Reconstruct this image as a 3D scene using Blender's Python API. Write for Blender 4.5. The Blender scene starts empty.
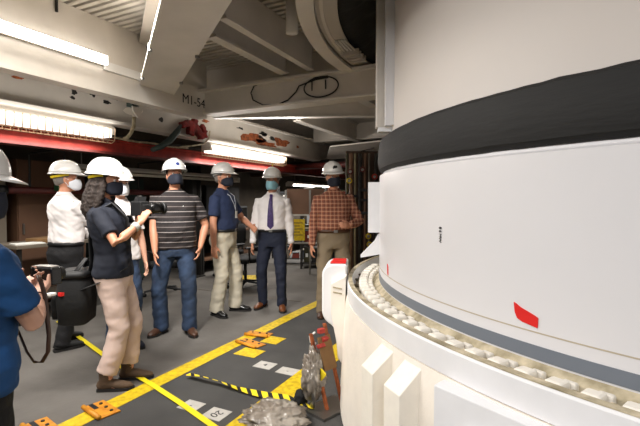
import bpy, bmesh, math, random
from mathutils import Vector, Matrix, noise
random.seed(4)
SC = bpy.context.scene
COL = SC.collection
PI = math.pi
R = math.radians

# ------------------------------------------------------------------ camera
ALPHA = R(26); PITCH = R(-1.88); FPX = 427.0; CAMZ = 1.45
cam_d = bpy.data.cameras.new('camera'); cam = bpy.data.objects.new('camera', cam_d); COL.objects.link(cam)
cam_d.sensor_width = 36; cam_d.lens = 36 * FPX / 640; cam_d.clip_start = .05
cam.location = (0, 0, CAMZ); cam.rotation_euler = (PI / 2 + PITCH, 0, ALPHA)
SC.camera = cam

# ------------------------------------------------------------------ world, exposure
w = bpy.data.worlds.new('world'); SC.world = w; w.use_nodes = True
w.node_tree.nodes['Background'].inputs[0].default_value = (.9, .95, 1, 1)
w.node_tree.nodes['Background'].inputs[1].default_value = .05
SC.view_settings.view_transform = 'Standard'; SC.view_settings.look = 'None'
SC.view_settings.gamma = 1; SC.view_settings.use_curve_mapping = False
SC.view_settings.exposure = 0.0

def area(name, loc, size, power, col=(1, .93, .84), rot=(0, 0, 0)):
    l = bpy.data.lights.new(name, 'AREA'); l.shape = 'RECTANGLE'; l.size, l.size_y = size
    l.energy = power; l.color = col
    o = bpy.data.objects.new(name, l); COL.objects.link(o); o.location = loc; o.rotation_euler = rot
    return o

# fluorescent fixtures in the bay (built further down), plus added fill lamps
WARM = (1, .955, .90); COOL = (.93, .96, 1)
area('work_light', (-.9, -1.3, 3.0), (1.2, .3), 88, (1, .985, .985))
area('work_light', (1.2, -1.6, 3.0), (1.2, .3), 80, (1, .985, .985))
area('work_light', (-2.6, .45, 3.0), (.3, 1.6), 90, WARM)
area('red_beam_light', (-4.46, 2.4, 2.28), (.1, 2.4), 6, WARM, (0, R(150), 0))
area('red_beam_light', (-4.46, 6.6, 2.28), (.1, 2.4), 6, WARM, (0, R(150), 0))
fl_ = area('added_fill_light', (-2.35, 1.75, 2.98), (.5, .3), 48, (1, .97, .93), (R(42), 0, R(8))); fl_.data.spread = R(95)  # out-of-frame lamp added to light the people from the front
area('girder_light', (-3.5, 1.75, 2.74), (.07, 1.9), 36, WARM, (0, R(-60), 0))
area('red_beam_light', (-4.72, 2.4, 2.13), (.12, 2.4), 42, WARM, (0, 0, 0))
area('red_beam_light', (-4.72, 6.6, 2.13), (.12, 2.4), 60, WARM, (0, 0, 0))
area('far_light', (-5.4, 10.6, 1.78), (.12, 2.2), 90, WARM, (0, 0, 0))
area('beam_uplight_fill', (-3.3, 5.5, 2.4), (.5, .12), 20, WARM, (PI, 0, R(26)))  # uplight added to brighten the rear beams, no fixture belongs to it
area('red_beam_light', (-4.58, 6.6, 2.24), (.15, 2.4), 26, WARM, (0, R(-115), 0))

# ------------------------------------------------------------------ measuring rays (pixel -> point at a known plane)
def ray(px, py):
    x = (px - 320) / FPX; y = (213 - py) / FPX
    f = math.cos(PITCH) - y * math.sin(PITCH); u = math.sin(PITCH) + y * math.cos(PITCH)
    return Vector((x * math.cos(ALPHA) - f * math.sin(ALPHA), x * math.sin(ALPHA) + f * math.cos(ALPHA), u))
C0 = Vector((0, 0, CAMZ))
def G(px, py, z=0): d = ray(px, py); return C0 + d * ((z - CAMZ) / d.z)
def XP(px, py, X): d = ray(px, py); return C0 + d * (X / d.x)
def YP(px, py, Y): d = ray(px, py); return C0 + d * (Y / d.y)
def D(px, py, t): return C0 + ray(px, py) * t
CX, CY = 1.41, 3.90                       # axis of the big white stage
def CYL(ang, r, z): a = R(ang); return Vector((CX + r * math.cos(a), CY + r * math.sin(a), z))

# ------------------------------------------------------------------ materials
def lin(h):
    if isinstance(h, tuple): return h + (1,) if len(h) == 3 else h
    h = h.lstrip('#'); v = [int(h[i:i + 2], 16) / 255 for i in (0, 2, 4)]
    return tuple(c / 12.92 if c <= .04045 else ((c + .055) / 1.055) ** 2.4 for c in v) + (1,)
def mat(name, col, rough=.6, metal=0, var=0, vscale=8, bump=0, bscale=60, emit=0, coat=0, col2=None, v0=.35, v1=.65, trans=0, stretch=None, alpha=1):
    m = bpy.data.materials.new(name); m.use_nodes = True
    nt = m.node_tree; N = nt.nodes; L = nt.links; b = N['Principled BSDF']
    b.inputs['Base Color'].default_value = lin(col); b.inputs['Roughness'].default_value = rough
    b.inputs['Metallic'].default_value = metal; b.inputs['Coat Weight'].default_value = coat
    b.inputs['Transmission Weight'].default_value = trans; b.inputs['Alpha'].default_value = alpha
    if emit: b.inputs['Emission Color'].default_value = lin(col); b.inputs['Emission Strength'].default_value = emit
    tc = N.new('ShaderNodeTexCoord'); mp = N.new('ShaderNodeMapping'); L.new(tc.outputs['Object'], mp.inputs[0])
    if stretch: mp.inputs['Scale'].default_value = stretch
    if var or col2:
        n = N.new('ShaderNodeTexNoise'); n.inputs['Scale'].default_value = vscale; n.inputs['Detail'].default_value = 5
        L.new(mp.outputs[0], n.inputs['Vector'])
        cr = N.new('ShaderNodeValToRGB'); cr.color_ramp.elements[0].position = v0; cr.color_ramp.elements[1].position = v1
        c = lin(col); c2 = lin(col2) if col2 else tuple(x * (1 - var) for x in c[:3]) + (1,)
        cr.color_ramp.elements[0].color = c2; cr.color_ramp.elements[1].color = c
        L.new(n.outputs[0], cr.inputs[0]); L.new(cr.outputs[0], b.inputs['Base Color'])
    if bump:
        n = N.new('ShaderNodeTexNoise'); n.inputs['Scale'].default_value = bscale; n.inputs['Detail'].default_value = 4
        L.new(mp.outputs[0], n.inputs['Vector'])
        bp = N.new('ShaderNodeBump'); bp.inputs['Strength'].default_value = bump; bp.inputs['Distance'].default_value = .01
        L.new(n.outputs[0], bp.inputs['Height']); L.new(bp.outputs[0], b.inputs['Normal'])
    return m
M = {}
def mk(k, *a, **kw): M[k] = mat(k, *a, **kw); return M[k]
mk('paint_white', '#cfc8be', .45, var=.12, vscale=3, bump=.1, bscale=20)
mk('paint_grey', '#b9b1a6', .5, var=.15, vscale=3, bump=.1, bscale=20)
mk('deck', '#c4bcb0', .55, var=.15, vscale=4)
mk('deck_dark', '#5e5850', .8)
mk('stage_white', '#dddcde', .36, var=.03, vscale=1.5, coat=.08)
mk('stage_upper', '#d3ccc6', .5, var=.04, vscale=1.2)
mk('stage_band', '#060606', .7, col2='#0c0c0b', vscale=5, bump=.2, bscale=9, stretch=(1, 1, 5))
mk('stripe_grey', '#6f7680', .4)
mk('seam', '#b7ab97', .6)
mk('rim', '#e8e8ea', .35, var=.05)
mk('cream', '#f6eee2', .5, var=.08, vscale=6, bump=.15)
mk('cream_dirty', '#cfc2a6', .6, col2='#8f8468', vscale=14, bump=.3)
mk('cream_block', '#f4eee2', .5, var=.05, vscale=20)
mk('block_dark', '#5c5340', .8)
mk('red_mark', '#d8201c', .5)
mk('red_paint', '#a83226', .75, col2='#7c2019', vscale=7, bump=.2)
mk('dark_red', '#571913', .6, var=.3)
mk('concrete', '#66625d', .75, col2='#56524d', vscale=2.2, bump=.25, bscale=30)
mk('platform', '#434240', .8, col2='#393837', vscale=3, bump=.5, bscale=160)
mk('yellow', '#d9bb12', .6, col2='#b4960c', vscale=25, bump=.3, bscale=80)
mk('yellow_clean', '#e6d21c', .5)
mk('orange', '#cf8d1c', .55, col2='#b06a14', vscale=18, bump=.2)
mk('plate_grey', '#b9b5ae', .6, var=.15, vscale=20)
mk('black', '#0c0c0d', .6)
mk('black_gloss', '#0a0a0b', .25)
mk('black_fabric', '#060607', .85, bump=.5, bscale=25)
mk('dark_metal', '#2b2926', .6, .3, var=.3)
mk('steel', '#8b8984', .35, .9)
mk('rust', '#a8592c', .85, col2='#6a3418', vscale=16, bump=.5)
mk('rust_red', '#8c1d1a', .7, col2='#5a1712', vscale=12, bump=.4)
mk('brown_wall', '#4a382b', .8, var=.3, vscale=3)
mk('back_wall', '#4a4136', .85, var=.4, vscale=2.5)
mk('brown_cab', '#6a4c38', .6, var=.2, vscale=3)
mk('beige_cab', '#6f6659', .6, var=.1)
mk('olive', '#3d3a1e', .7, col2='#252310', vscale=9)
mk('tube_lit', (1, .95, .88), .4, emit=7)
mk('lamp_lens', (1, .93, .82), .4, emit=1.7)
mk('tube_dim', '#c9c3b4', .35, var=.1)
mk('wire_guard', '#c9a887', .4, .3)
mk('green_lit', '#2cb83a', .5, emit=1.2)
mk('green_dark', '#123a1b', .6)
mk('teal', '#31413d', .6, var=.2)
mk('skin', '#c58a6c', .5, var=.12, vscale=10)
mk('skin_pale', '#d2a188', .5, var=.12, vscale=10)
mk('skin_tan', '#b87c5c', .5, var=.12, vscale=10)
mk('hat_white', '#dedcd8', .28, coat=.4)
mk('strap_grey', '#8d8b86', .6)  # plain grey of the strap inside the hat
mk('strap_yellow', '#dcc01e', .6)
mk('hair_brown', '#1f140d', .75, col2='#281a11', vscale=20, bump=.8, bscale=50, stretch=(3, 3, .5))
mk('hair_dark', '#17110e', .6, bump=.8, bscale=50, stretch=(3, 3, .5))
mk('hair_grey', '#77706a', .6, bump=.6, bscale=60)
mk('mask_navy', '#101626', .8, bump=.2)
mk('mask_white', '#d6d9df', .8, bump=.2)
mk('mask_blue', '#8fc2cf', .7, bump=.2)
mk('eye_white', '#d9d4cd', .3); mk('iris', '#2a1c14', .3)
mk('cloth_white', '#e4dfdd', .8, var=.06, bump=.3, bscale=18)
mk('cloth_blue', '#0f477c', .85, var=.15, bump=.35, bscale=16)
mk('cloth_navy', '#0d1322', .85, var=.2, bump=.3, bscale=16)
mk('polo_navy', '#1a2848', .85, var=.2, bump=.35, bscale=16)
mk('jeans', '#1a283c', .85, col2='#2b3d58', vscale=9, bump=.35, bscale=40)
mk('pants_black', '#0b0a0d', .85, bump=.3)
mk('pants_navy', '#10182c', .8, bump=.3)
mk('pants_khaki', '#bdb5a2', .85, var=.1, bump=.3, bscale=16)
mk('pants_tan', '#84755f', .85, var=.1, bump=.3, bscale=16)
mk('pants_blush', '#d0b8ac', .85, var=.08, bump=.3, bscale=16)
mk('leather_brown', '#4a2d1b', .45, var=.3, bump=.2)
mk('leather_tan', '#6f3f1f', .4, var=.3, bump=.2)
mk('suede', '#54402d', .8, var=.2, bump=.3)
mk('sole', '#181513', .8)
mk('tie', '#2c1c4a', .5, col2='#46306b', vscale=60)
mk('lanyard', '#c6ccd6', .6)
mk('plastic_film', '#a39b90', .3, 0, col2='#6d6256', vscale=9, bump=.8, bscale=16, coat=.6)
mk('paper', '#d8d8d2', .8)
mk('blue_mark', '#20377d', .6)
mk('junk_a', '#6b6358', .7, var=.3); mk('junk_b', '#3b4247', .6, var=.3); mk('junk_c', '#7d2f22', .7, var=.3); mk('junk_d', '#8a7f63', .7, var=.3)
mk('cardboard', '#7a5a35', .85, var=.2)

def wave_mat(name, base, kind):
    m = bpy.data.materials.new(name); m.use_nodes = True
    nt = m.node_tree; N = nt.nodes; L = nt.links; b = N['Principled BSDF']; b.inputs['Roughness'].default_value = .85
    tc = N.new('ShaderNodeTexCoord'); sp = N.new('ShaderNodeSeparateXYZ'); L.new(tc.outputs['Object'], sp.inputs[0])
    def line(axis, period, width, off=0.0):
        a = N.new('ShaderNodeMath'); a.operation = 'ADD'; a.inputs[1].default_value = 10 + off; L.new(sp.outputs[axis], a.inputs[0])
        d = N.new('ShaderNodeMath'); d.operation = 'DIVIDE'; d.inputs[1].default_value = period; L.new(a.outputs[0], d.inputs[0])
        f = N.new('ShaderNodeMath'); f.operation = 'FRACT'; L.new(d.outputs[0], f.inputs[0])
        l = N.new('ShaderNodeMath'); l.operation = 'LESS_THAN'; l.inputs[1].default_value = width; L.new(f.outputs[0], l.inputs[0])
        return l.outputs[0]
    def mix(fac, c1, c2, k=1.0):
        x = N.new('ShaderNodeMix'); x.data_type = 'RGBA'
        g = N.new('ShaderNodeMath'); g.operation = 'MULTIPLY'; g.inputs[1].default_value = k; L.new(fac, g.inputs[0]); L.new(g.outputs[0], x.inputs[0])
        for s, c in ((x.inputs[6], c1), (x.inputs[7], c2)):
            if isinstance(c, (tuple, str)): s.default_value = lin(c)
            else: L.new(c, s)
        return x.outputs[2]
    if kind == 'stripes':
        c = mix(line(2, .052, .15), base, '#8d8582'); c = mix(line(2, .104, .45, .02), c, '#2c2322', .5)
    elif kind == 'plaid':
        c = mix(line(2, .046, .42), base, '#5f3428', .6); c = mix(line(0, .046, .42), c, '#54302a', .5)
        c = mix(line(2, .046, .12, .012), c, '#d8b898', .5); c = mix(line(0, .046, .12, .012), c, '#d8b898', .4)
    elif kind == 'hazard':
        a = N.new('ShaderNodeMath'); a.operation = 'ADD'; L.new(sp.outputs[0], a.inputs[0]); L.new(sp.outputs[1], a.inputs[1]); 
        sp2 = a
        d = N.new('ShaderNodeMath'); d.operation = 'ADD'; d.inputs[1].default_value = 10; L.new(a.outputs[0], d.inputs[0])
        e = N.new('ShaderNodeMath'); e.operation = 'DIVIDE'; e.inputs[1].default_value = .09; L.new(d.outputs[0], e.inputs[0])
        f = N.new('ShaderNodeMath'); f.operation = 'FRACT'; L.new(e.outputs[0], f.inputs[0])
        l = N.new('ShaderNodeMath'); l.operation = 'LESS_THAN'; l.inputs[1].default_value = .42; L.new(f.outputs[0], l.inputs[0])
        c = mix(l.outputs[0], base, '#101010')
    L.new(c, b.inputs['Base Color']); M[name] = m
wave_mat('stripe_shirt', '#1c1718', 'stripes'); wave_mat('plaid_shirt', '#9a5a40', 'plaid'); wave_mat('hazard', '#e0c818', 'hazard')

# ------------------------------------------------------------------ mesh helpers
def link(name, me, m, parent=None, smooth=False):
    o = bpy.data.objects.new(name, me)
    me.materials.clear() if False else None
    if m is not None and not me.materials: me.materials.append(M[m] if isinstance(m, str) else m)
    COL.objects.link(o)
    if parent: o.parent = parent
    if smooth:
        for p in me.polygons: p.use_smooth = True
    return o
def obj(name, bm, m, parent=None, smooth=False, bevel=0):
    me = bpy.data.meshes.new(name); bmesh.ops.recalc_face_normals(bm, faces=bm.faces); bm.to_mesh(me); bm.free()
    o = link(name, me, m, parent, smooth)
    if bevel:
        md = o.modifiers.new('bevel', 'BEVEL'); md.width = bevel; md.segments = 2; md.limit_method = 'ANGLE'
    return o
def tag(o, label, cat, group=None):
    o['label'] = label; o['category'] = cat
    if group: o['group'] = group
    return o
def struct(o): o['kind'] = 'structure'; return o
def empty(name, loc=(0, 0, 0), rz=0, label=None, cat=None, group=None):
    o = bpy.data.objects.new(name, None); COL.objects.link(o); o.location = loc; o.rotation_euler = (0, 0, rz); o.empty_display_size = .1
    if label: tag(o, label, cat, group)
    return o
def NB(): return bmesh.new()
def box(bm, c, s, rot=None):
    x = Matrix.Translation(Vector(c)) @ (rot.to_4x4() if rot else Matrix()) @ Matrix.Diagonal((s[0], s[1], s[2], 1))
    bmesh.ops.create_cube(bm, size=1, matrix=x); return bm
def boxb(bm, a, b): return box(bm, [(a[i] + b[i]) / 2 for i in range(3)], [abs(b[i] - a[i]) for i in range(3)])
def beam(bm, p, q, wd, ht, up=Vector((0, 0, 1))):
    p = Vector(p); q = Vector(q); y = (q - p).normalized(); x = y.cross(up).normalized(); z = x.cross(y)
    rot = Matrix((x, y, z)).transposed()
    return box(bm, (p + q) / 2, (wd, (q - p).length, ht), rot)
def perp(d):
    d = Vector(d).normalized(); r = Vector((0, 0, 1)) if abs(d.z) < .9 else Vector((0, 1, 0))
    x = d.cross(r).normalized(); return x, x.cross(d)
def tube(bm, pts, rad, n=8, ref=None, cap=True):
    """pts list; rad float, list of floats, or list of (a,b). a along ref side."""
    pts = [Vector(p) for p in pts]; k = len(pts); rings = []
    px = None
    for i, p in enumerate(pts):
        t = (pts[min(i + 1, k - 1)] - pts[max(i - 1, 0)])
        if t.length < 1e-9: t = Vector((0, 0, 1))
        t.normalize()
        if ref is not None: x = (Vector(ref) - t * Vector(ref).dot(t)).normalized()
        elif px is not None: x = (px - t * px.dot(t)); x = x.normalized() if x.length > 1e-6 else perp(t)[0]
        else: x = perp(t)[0]
        px = x; y = t.cross(x)
        r = rad[i] if isinstance(rad, (list, tuple)) else rad
        a, b = r if isinstance(r, (list, tuple)) else (r, r)
        rings.append([bm.verts.new(p + x * (a * math.cos(2 * PI * j / n)) + y * (b * math.sin(2 * PI * j / n))) for j in range(n)])
    for i in range(k - 1):
        for j in range(n):
            bm.faces.new((rings[i][j], rings[i][(j + 1) % n], rings[i + 1][(j + 1) % n], rings[i + 1][j]))
    if cap: bm.faces.new(rings[0][::-1]); bm.faces.new(rings[-1])
    return bm
def rings(bm, secs, n=24, e=2.0, rot=None, cap=True):
    """stack of horizontal super-ellipses (cx, cy, z, a, b)"""
    rs = []
    for (cx, cy, z, a, b) in secs:
        r = []
        for j in range(n):
            t = 2 * PI * j / n; c, s = math.cos(t), math.sin(t)
            v = Vector((cx + a * math.copysign(abs(c) ** (2 / e), c), cy + b * math.copysign(abs(s) ** (2 / e), s), z))
            r.append(bm.verts.new(rot @ v if rot else v))
        rs.append(r)
    for i in range(len(rs) - 1):
        for j in range(n): bm.faces.new((rs[i][j], rs[i][(j + 1) % n], rs[i + 1][(j + 1) % n], rs[i + 1][j]))
    if cap: bm.faces.new(rs[0][::-1]); bm.faces.new(rs[-1])
    return bm
def prism(bm, poly, off):
    """planar polygon extruded by vector off"""
    off = Vector(off); a = [bm.verts.new(Vector(p)) for p in poly]; b = [bm.verts.new(Vector(p) + off) for p in poly]; n = len(a)
    bm.faces.new(a); bm.faces.new(b[::-1])
    for i in range(n): bm.faces.new((a[i], b[i], b[(i + 1) % n], a[(i + 1) % n]))
    return bm
def revolve(bm, prof, a0=0, a1=360, seg=144, closed=True):
    """profile [(r,z)] closed loop, revolved around the stage axis"""
    full = abs(a1 - a0) >= 360; n = seg if full else seg + 1; rs = []
    for i in range(n):
        a = a0 + (a1 - a0) * i / seg; rs.append([bm.verts.new(CYL(a, r, z)) for r, z in prof])
    k = len(prof)
    for i in range(seg):
        A, B = rs[i], rs[(i + 1) % n]
        for j in range(k if closed else k - 1):
            bm.faces.new((A[j], A[(j + 1) % k], B[(j + 1) % k], B[j]))
    if not full and closed: bm.faces.new(rs[0][::-1]); bm.faces.new(rs[-1])
    return bm
TMP = bpy.data.scenes.new('workbench')
def fuse(name, bm, m, parent, voxel=.009, smooth=6, wr=0, wf=9, sf=.5, floor=None):
    """join overlapping closed shapes into ONE continuous skin"""
    me = bpy.data.meshes.new('tmp'); bmesh.ops.recalc_face_normals(bm, faces=bm.faces); bm.to_mesh(me); bm.free()
    t = bpy.data.objects.new('tmp', me); TMP.collection.objects.link(t)
    md = t.modifiers.new('r', 'REMESH'); md.mode = 'VOXEL'; md.voxel_size = voxel; md.use_smooth_shade = True
    if smooth: s = t.modifiers.new('s', 'SMOOTH'); s.iterations = smooth; s.factor = sf
    TMP.view_layers[0].update(); dg = TMP.view_layers[0].depsgraph
    nm = bpy.data.meshes.new_from_object(t.evaluated_get(dg)); nm.name = name
    bpy.data.objects.remove(t); bpy.data.meshes.remove(me); nm.materials.clear()
    if wr:
        nn_ = [v.normal.copy() for v in nm.vertices]; new = []
        for v, nr in zip(nm.vertices, nn_):
            c = v.co; q = Vector((c.x * wf, c.y * wf, c.z * wf * 1.7 + c.x * 6))
            n = noise.noise(q) + .5 * noise.noise(q * 2.1)
            new.extend(c + nr * (wr * n))
        nm.vertices.foreach_set('co', new); nm.update()
    o = link(name, nm, m, parent, True)
    return o
def text(name, s, m, size, mtx, parent, depth=.001):
    cu = bpy.data.curves.new('t', 'FONT'); cu.body = s; cu.size = size; cu.extrude = depth; cu.align_x = 'CENTER'; cu.align_y = 'CENTER'
    t = bpy.data.objects.new('t', cu); COL.objects.link(t); dg = bpy.context.evaluated_depsgraph_get(); dg.update()
    me = bpy.data.meshes.new_from_object(t.evaluated_get(dg)); bpy.data.objects.remove(t); bpy.data.curves.remove(cu)
    me.transform(mtx); return link(name, me, m, parent)
def frame(o, x, y):   # 4x4 with columns x, y, x cross y at o
    x = Vector(x).normalized(); y = Vector(y).normalized(); z = x.cross(y)
    mm = Matrix((x, y, z)).transposed().to_4x4(); mm.translation = Vector(o); return mm

exec_order = 'setting, stage, ceiling steel, floor marks, background, people'
# ================================================================== SETTING
X0, X1, Y0, Y1 = -7.4, 5.5, -4.0, 13.5
CEIL = 3.16
struct(obj('floor', boxb(NB(), (X0 - .3, Y0 - .3, -.2), (X1 + .3, Y1 + .3, 0)), 'concrete'))
struct(obj('wall_left', boxb(NB(), (X0 - .2, Y0, 0), (X0, Y1, 4.4)), 'back_wall'))
struct(obj('wall_back', boxb(NB(), (X0, Y1, 0), (X1, Y1 + .2, 4.4)), 'back_wall'))
struct(obj('wall_right', boxb(NB(), (X1, Y0, 0), (X1 + .2, Y1, 4.4)), 'paint_grey'))
struct(obj('wall_front', boxb(NB(), (X0, Y0 - .2, 0), (X1, Y0, 4.4)), 'paint_grey'))
# corrugated steel deck overhead, open around the stage
ce = empty('ceiling'); struct(ce)
RH = 3.02
def spans(y):
    d = abs(y - CY)
    if d >= RH: return [(X0, X1)]
    h = math.sqrt(RH * RH - d * d); return [(X0, CX - h), (CX + h, X1)]
bm = NB(); bp = NB(); y = Y0; pitch = .078
while y < Y1:
    for a, b in spans(y + pitch / 2):
        if b > a:
            boxb(bm, (a, y, CEIL - .034), (b, y + pitch * .56, CEIL + .01))
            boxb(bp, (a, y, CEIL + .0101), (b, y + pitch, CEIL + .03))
    y += pitch
o = obj('deck_ribs', bm, 'deck', ce); o['kind'] = 'stuff'
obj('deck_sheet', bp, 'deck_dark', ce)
boxb(b := NB(), (X0, Y0, 4.4), (X1, Y1, 4.5)); struct(obj('ceiling', b, 'back_wall'))
# dark coated platform plate
struct(obj('trim_1', boxb(NB(), (-2.53, -2.5, 0.0005), (4.0, 7.6, .012)), 'platform'))
# expansion joints in the concrete
bm = NB()
for yy in (5.25, 8.1): boxb(bm, (-7.3, yy, .0005), (-2.72, yy + .03, .004))
struct(obj('trim_2', bm, 'junk_a'))

# ================================================================== BIG WHITE STAGE
st = empty('rocket_stage', (CX, CY, 0), 0, 'huge glossy white cylindrical rocket stage with black band at the right', 'rocket')
def stg(name, bm, m, smooth=True, parent=None, bevel=0):
    for v in bm.verts: v.co -= Vector((CX, CY, 0))
    o = obj(name, bm, m, parent or st, smooth, bevel)
    if smooth: o.modifiers.new('es', 'EDGE_SPLIT').split_angle = R(35)
    return o
stg('lower_shell', revolve(NB(), [(2.55, .80), (2.55, 1.62), (2.53, 1.63), (2.50, 1.7), (2.4, 1.7), (2.4, .80)], seg=180), 'stage_white')
stg('upper_shell', revolve(NB(), [(2.49, 1.7), (2.475, 1.86), (2.47, 2.4), (2.47, 4.3), (2.35, 4.3), (2.35, 1.7)], seg=180), 'stage_upper')
# black rubbery band with an uneven edge
bm = NB(); n = 240; prof = [(2.49, 1.655), (2.53, 1.643), (2.553, 1.665), (2.562, 1.72), (2.562, 1.80), (2.553, 1.86), (2.52, 1.882), (2.47, 1.875)]
rs = []
for i in range(n):
    a = 360 * i / n; w1 = .006 * noise.noise(Vector((a * .35, 0, 1))); w2 = .005 * noise.noise(Vector((a * .4, 5, 1)))
    rs.append([bm.verts.new(CYL(a, r + .004 * noise.noise(Vector((a * .5, z * 9, 3))), z + (w1 if z < 1.75 else w2))) for r, z in prof])
for i in range(n):
    A, B = rs[i], rs[(i + 1) % n]
    for j in range(8): bm.faces.new((A[j], A[(j + 1) % 8], B[(j + 1) % 8], B[j]))
stg('black_band', bm, 'stage_band')
stg('grey_stripe', revolve(NB(), [(2.549, .857), (2.5525, .857), (2.5525, .909), (2.549, .909)], seg=180), 'stripe_grey')
stg('seam_line', revolve(NB(), [(2.549, .955), (2.5515, .955), (2.5515, .960), (2.549, .960)], seg=180), 'seam')
# red mark, curved on the shell
def patch(poly, r=2.5535):    # poly of (angle, z)
    bm = NB(); f = [bm.verts.new(CYL(a, r, z)) for a, z in poly]; g = [bm.verts.new(CYL(a, r - .004, z)) for a, z in poly]; k = len(f)
    bm.faces.new(f); bm.faces.new(g[::-1])
    for i in range(k): bm.faces.new((f[i], f[(i + 1) % k], g[(i + 1) % k], g[i]))
    return bm
o = stg('red_mark', patch([(-124.75, 1.052), (-124.5, 1.048), (-124.1, 1.038), (-123.4, 1.028), (-122.75, 1.018), (-122.5, 1.012), (-122.55, .975), (-123.1, .979), (-123.9, .984), (-124.4, .993), (-124.65, 1.015)]), 'red_mark', False)
o['label'] = 'small red curved mark on the white shell'
o = stg('red_mark', patch([(-150.3, 1.035), (-149.7, 1.02), (-149.7, .965), (-150.1, .975)]), 'red_mark', False)
# small vertical lettering (too small to read in the photograph)
for i, (zc, wd, s) in enumerate(((1.312, .55, '8'), (1.296, .5, '6'), (1.276, .5, 'M'), (1.255, .5, 'W'))):
    p = CYL(-134.4, 2.553, zc) - Vector((CX, CY, 0)); ra = Vector((math.cos(R(-134.4)), math.sin(R(-134.4)), 0)); tg = Vector((-ra.y, ra.x, 0))
    text('lettering', s, 'black', .026, frame(p, (0, 0, -1), tg), st)
# vertical fairing strip above the band, at the left edge
def radial_box(bm, ang, r0, r1, wd, z0, z1):
    a = R(ang); u = Vector((math.cos(a), math.sin(a), 0)); v = Vector((-u.y, u.x, 0))
    c = Vector((CX, CY, 0)) + u * (r0 + r1) / 2; c.z = (z0 + z1) / 2
    return box(bm, c, (r1 - r0, wd, z1 - z0), Matrix((u, v, Vector((0, 0, 1)))).transposed())
vf = stg('vertical_fairing', radial_box(NB(), -158, 2.40, 2.585, .07, 1.955, 4.2), 'paint_white', False, bevel=.006)
stg('fairing_shoe', radial_box(NB(), -158, 2.44, 2.57, .085, 1.925, 1.954), 'rim', False, parent=vf)
stg('fairing_edge', radial_box(NB(), -155.8, 2.44, 2.53, .05, 1.955, 4.2), 'stage_white', False, parent=vf)
# access bracket below the band
bk = stg('side_bracket', radial_box(NB(), -160.5, 2.5, 2.635, .03, 1.20, 1.575), 'rim', False, bevel=.003)
a = R(-160.5); u = Vector((math.cos(a), math.sin(a), 0)); v = Vector((-u.y, u.x, 0)); cc = Vector((CX, CY, 0))
def rz(r, z): q = cc + u * r; q.z = z; return q
stg('bracket_foot', prism(NB(), [rz(2.5, 1.19), rz(2.56, 1.19), rz(2.585, 1.14), rz(2.69, 1.03), rz(2.69, 1.01), rz(2.5, 1.045)], v * -.03), 'rim', False, parent=bk)
for r_, z_ in ((2.61, 1.545), (2.61, 1.45), (2.61, 1.35), (2.61, 1.24), (2.66, 1.03), (2.6, 1.08)):
    q = rz(r_, z_) - v * .016; b = NB(); tube(b, [q, q - v * .01], .006, 8); stg('bolt', b, 'dark_metal', False, parent=bk)

# ================================================================== SUPPORT RING UNDER THE STAGE
sr = empty('support_ring', (CX, CY, 0), 0, 'cream and white support ring with blocks and fins under the rocket stage', 'support ring')
def sup(name, bm, m, smooth=True, parent=None, bevel=0):
    o = stg(name, bm, m, smooth, parent or sr, bevel); return o
sup('outer_rim', revolve(NB(), [(2.745, .83), (2.75, .872), (2.775, .872), (2.785, .862), (2.785, .765), (2.74, .755), (2.72, .79)], seg=180), 'rim')
sup('rim_lip', revolve(NB(), [(2.75, .8725), (2.75, .877), (2.779, .877), (2.779, .8725)], seg=180), 'cream_dirty')
sup('trough', revolve(NB(), [(2.551, .70), (2.551, .85), (2.575, .832), (2.60, .812), (2.744, .802), (2.744, .70)], seg=180), 'cream_dirty')
sup('skirt', revolve(NB(), [(2.60, .76), (2.79, .76), (2.80, .70), (2.84, 0.02), (2.6, 0.02)], seg=180), 'cream')
# clevis blocks around the trough, one object each where the photograph can show them
blk = None; hol = None
ang = -176.0; i = 0
while ang < -108:
    a0 = ang
    b = NB(); radial_box(b, a0, 2.635, 2.70, .062, .803, .858); o = sup('clevis_block', b, 'cream_block', False, bevel=.012)
    radial_box(b := NB(), a0 + 1.15, 2.65, 2.69, .03, .803, .842); sup('clevis_pin', b, 'cream_dirty', False, bevel=.01)
    if i % 2: radial_box(b := NB(), a0 + .55, 2.70, 2.738, .035, .803, .822); sup('dark_slot', b, 'block_dark', False)
    radial_box(b := NB(), a0 + .35, 2.60, 2.632, .05, .806, .846); sup('inner_block', b, 'cream_block', False, bevel=.008)
    ang += 2.35; i += 1
# fins standing out below the rim
def fin(ang, wd=2.5, r_out=2.9, z0=.0, zt=.742, zo=.645, m='cream_block'):
    a = R(ang); u = Vector((math.cos(a), math.sin(a), 0)); v = Vector((-u.y, u.x, 0)); h = R(wd) * 2.85 / 2
    def P_(r, z): q = cc + u * r; q.z = z; return q - v * h
    b = NB(); prism(b, [P_(2.76, zt), P_(2.79, zt), P_(r_out, zo), P_(r_out, .02), P_(2.76, .02)], v * 2 * h)
    return sup('fin', b, m, False, bevel=.004)
for k in range(-2, 12):
    if k in (-1, 0): fin(-131.4 + 4.55 * k)
fin(-117.4, 19, 2.825, zt=.757, zo=.752, m='rim')
fin(-119.5, 9, 2.87, zt=.66, zo=.64, m='rim')
fin(-98, 2.5); fin(-93, 2.5)
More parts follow.
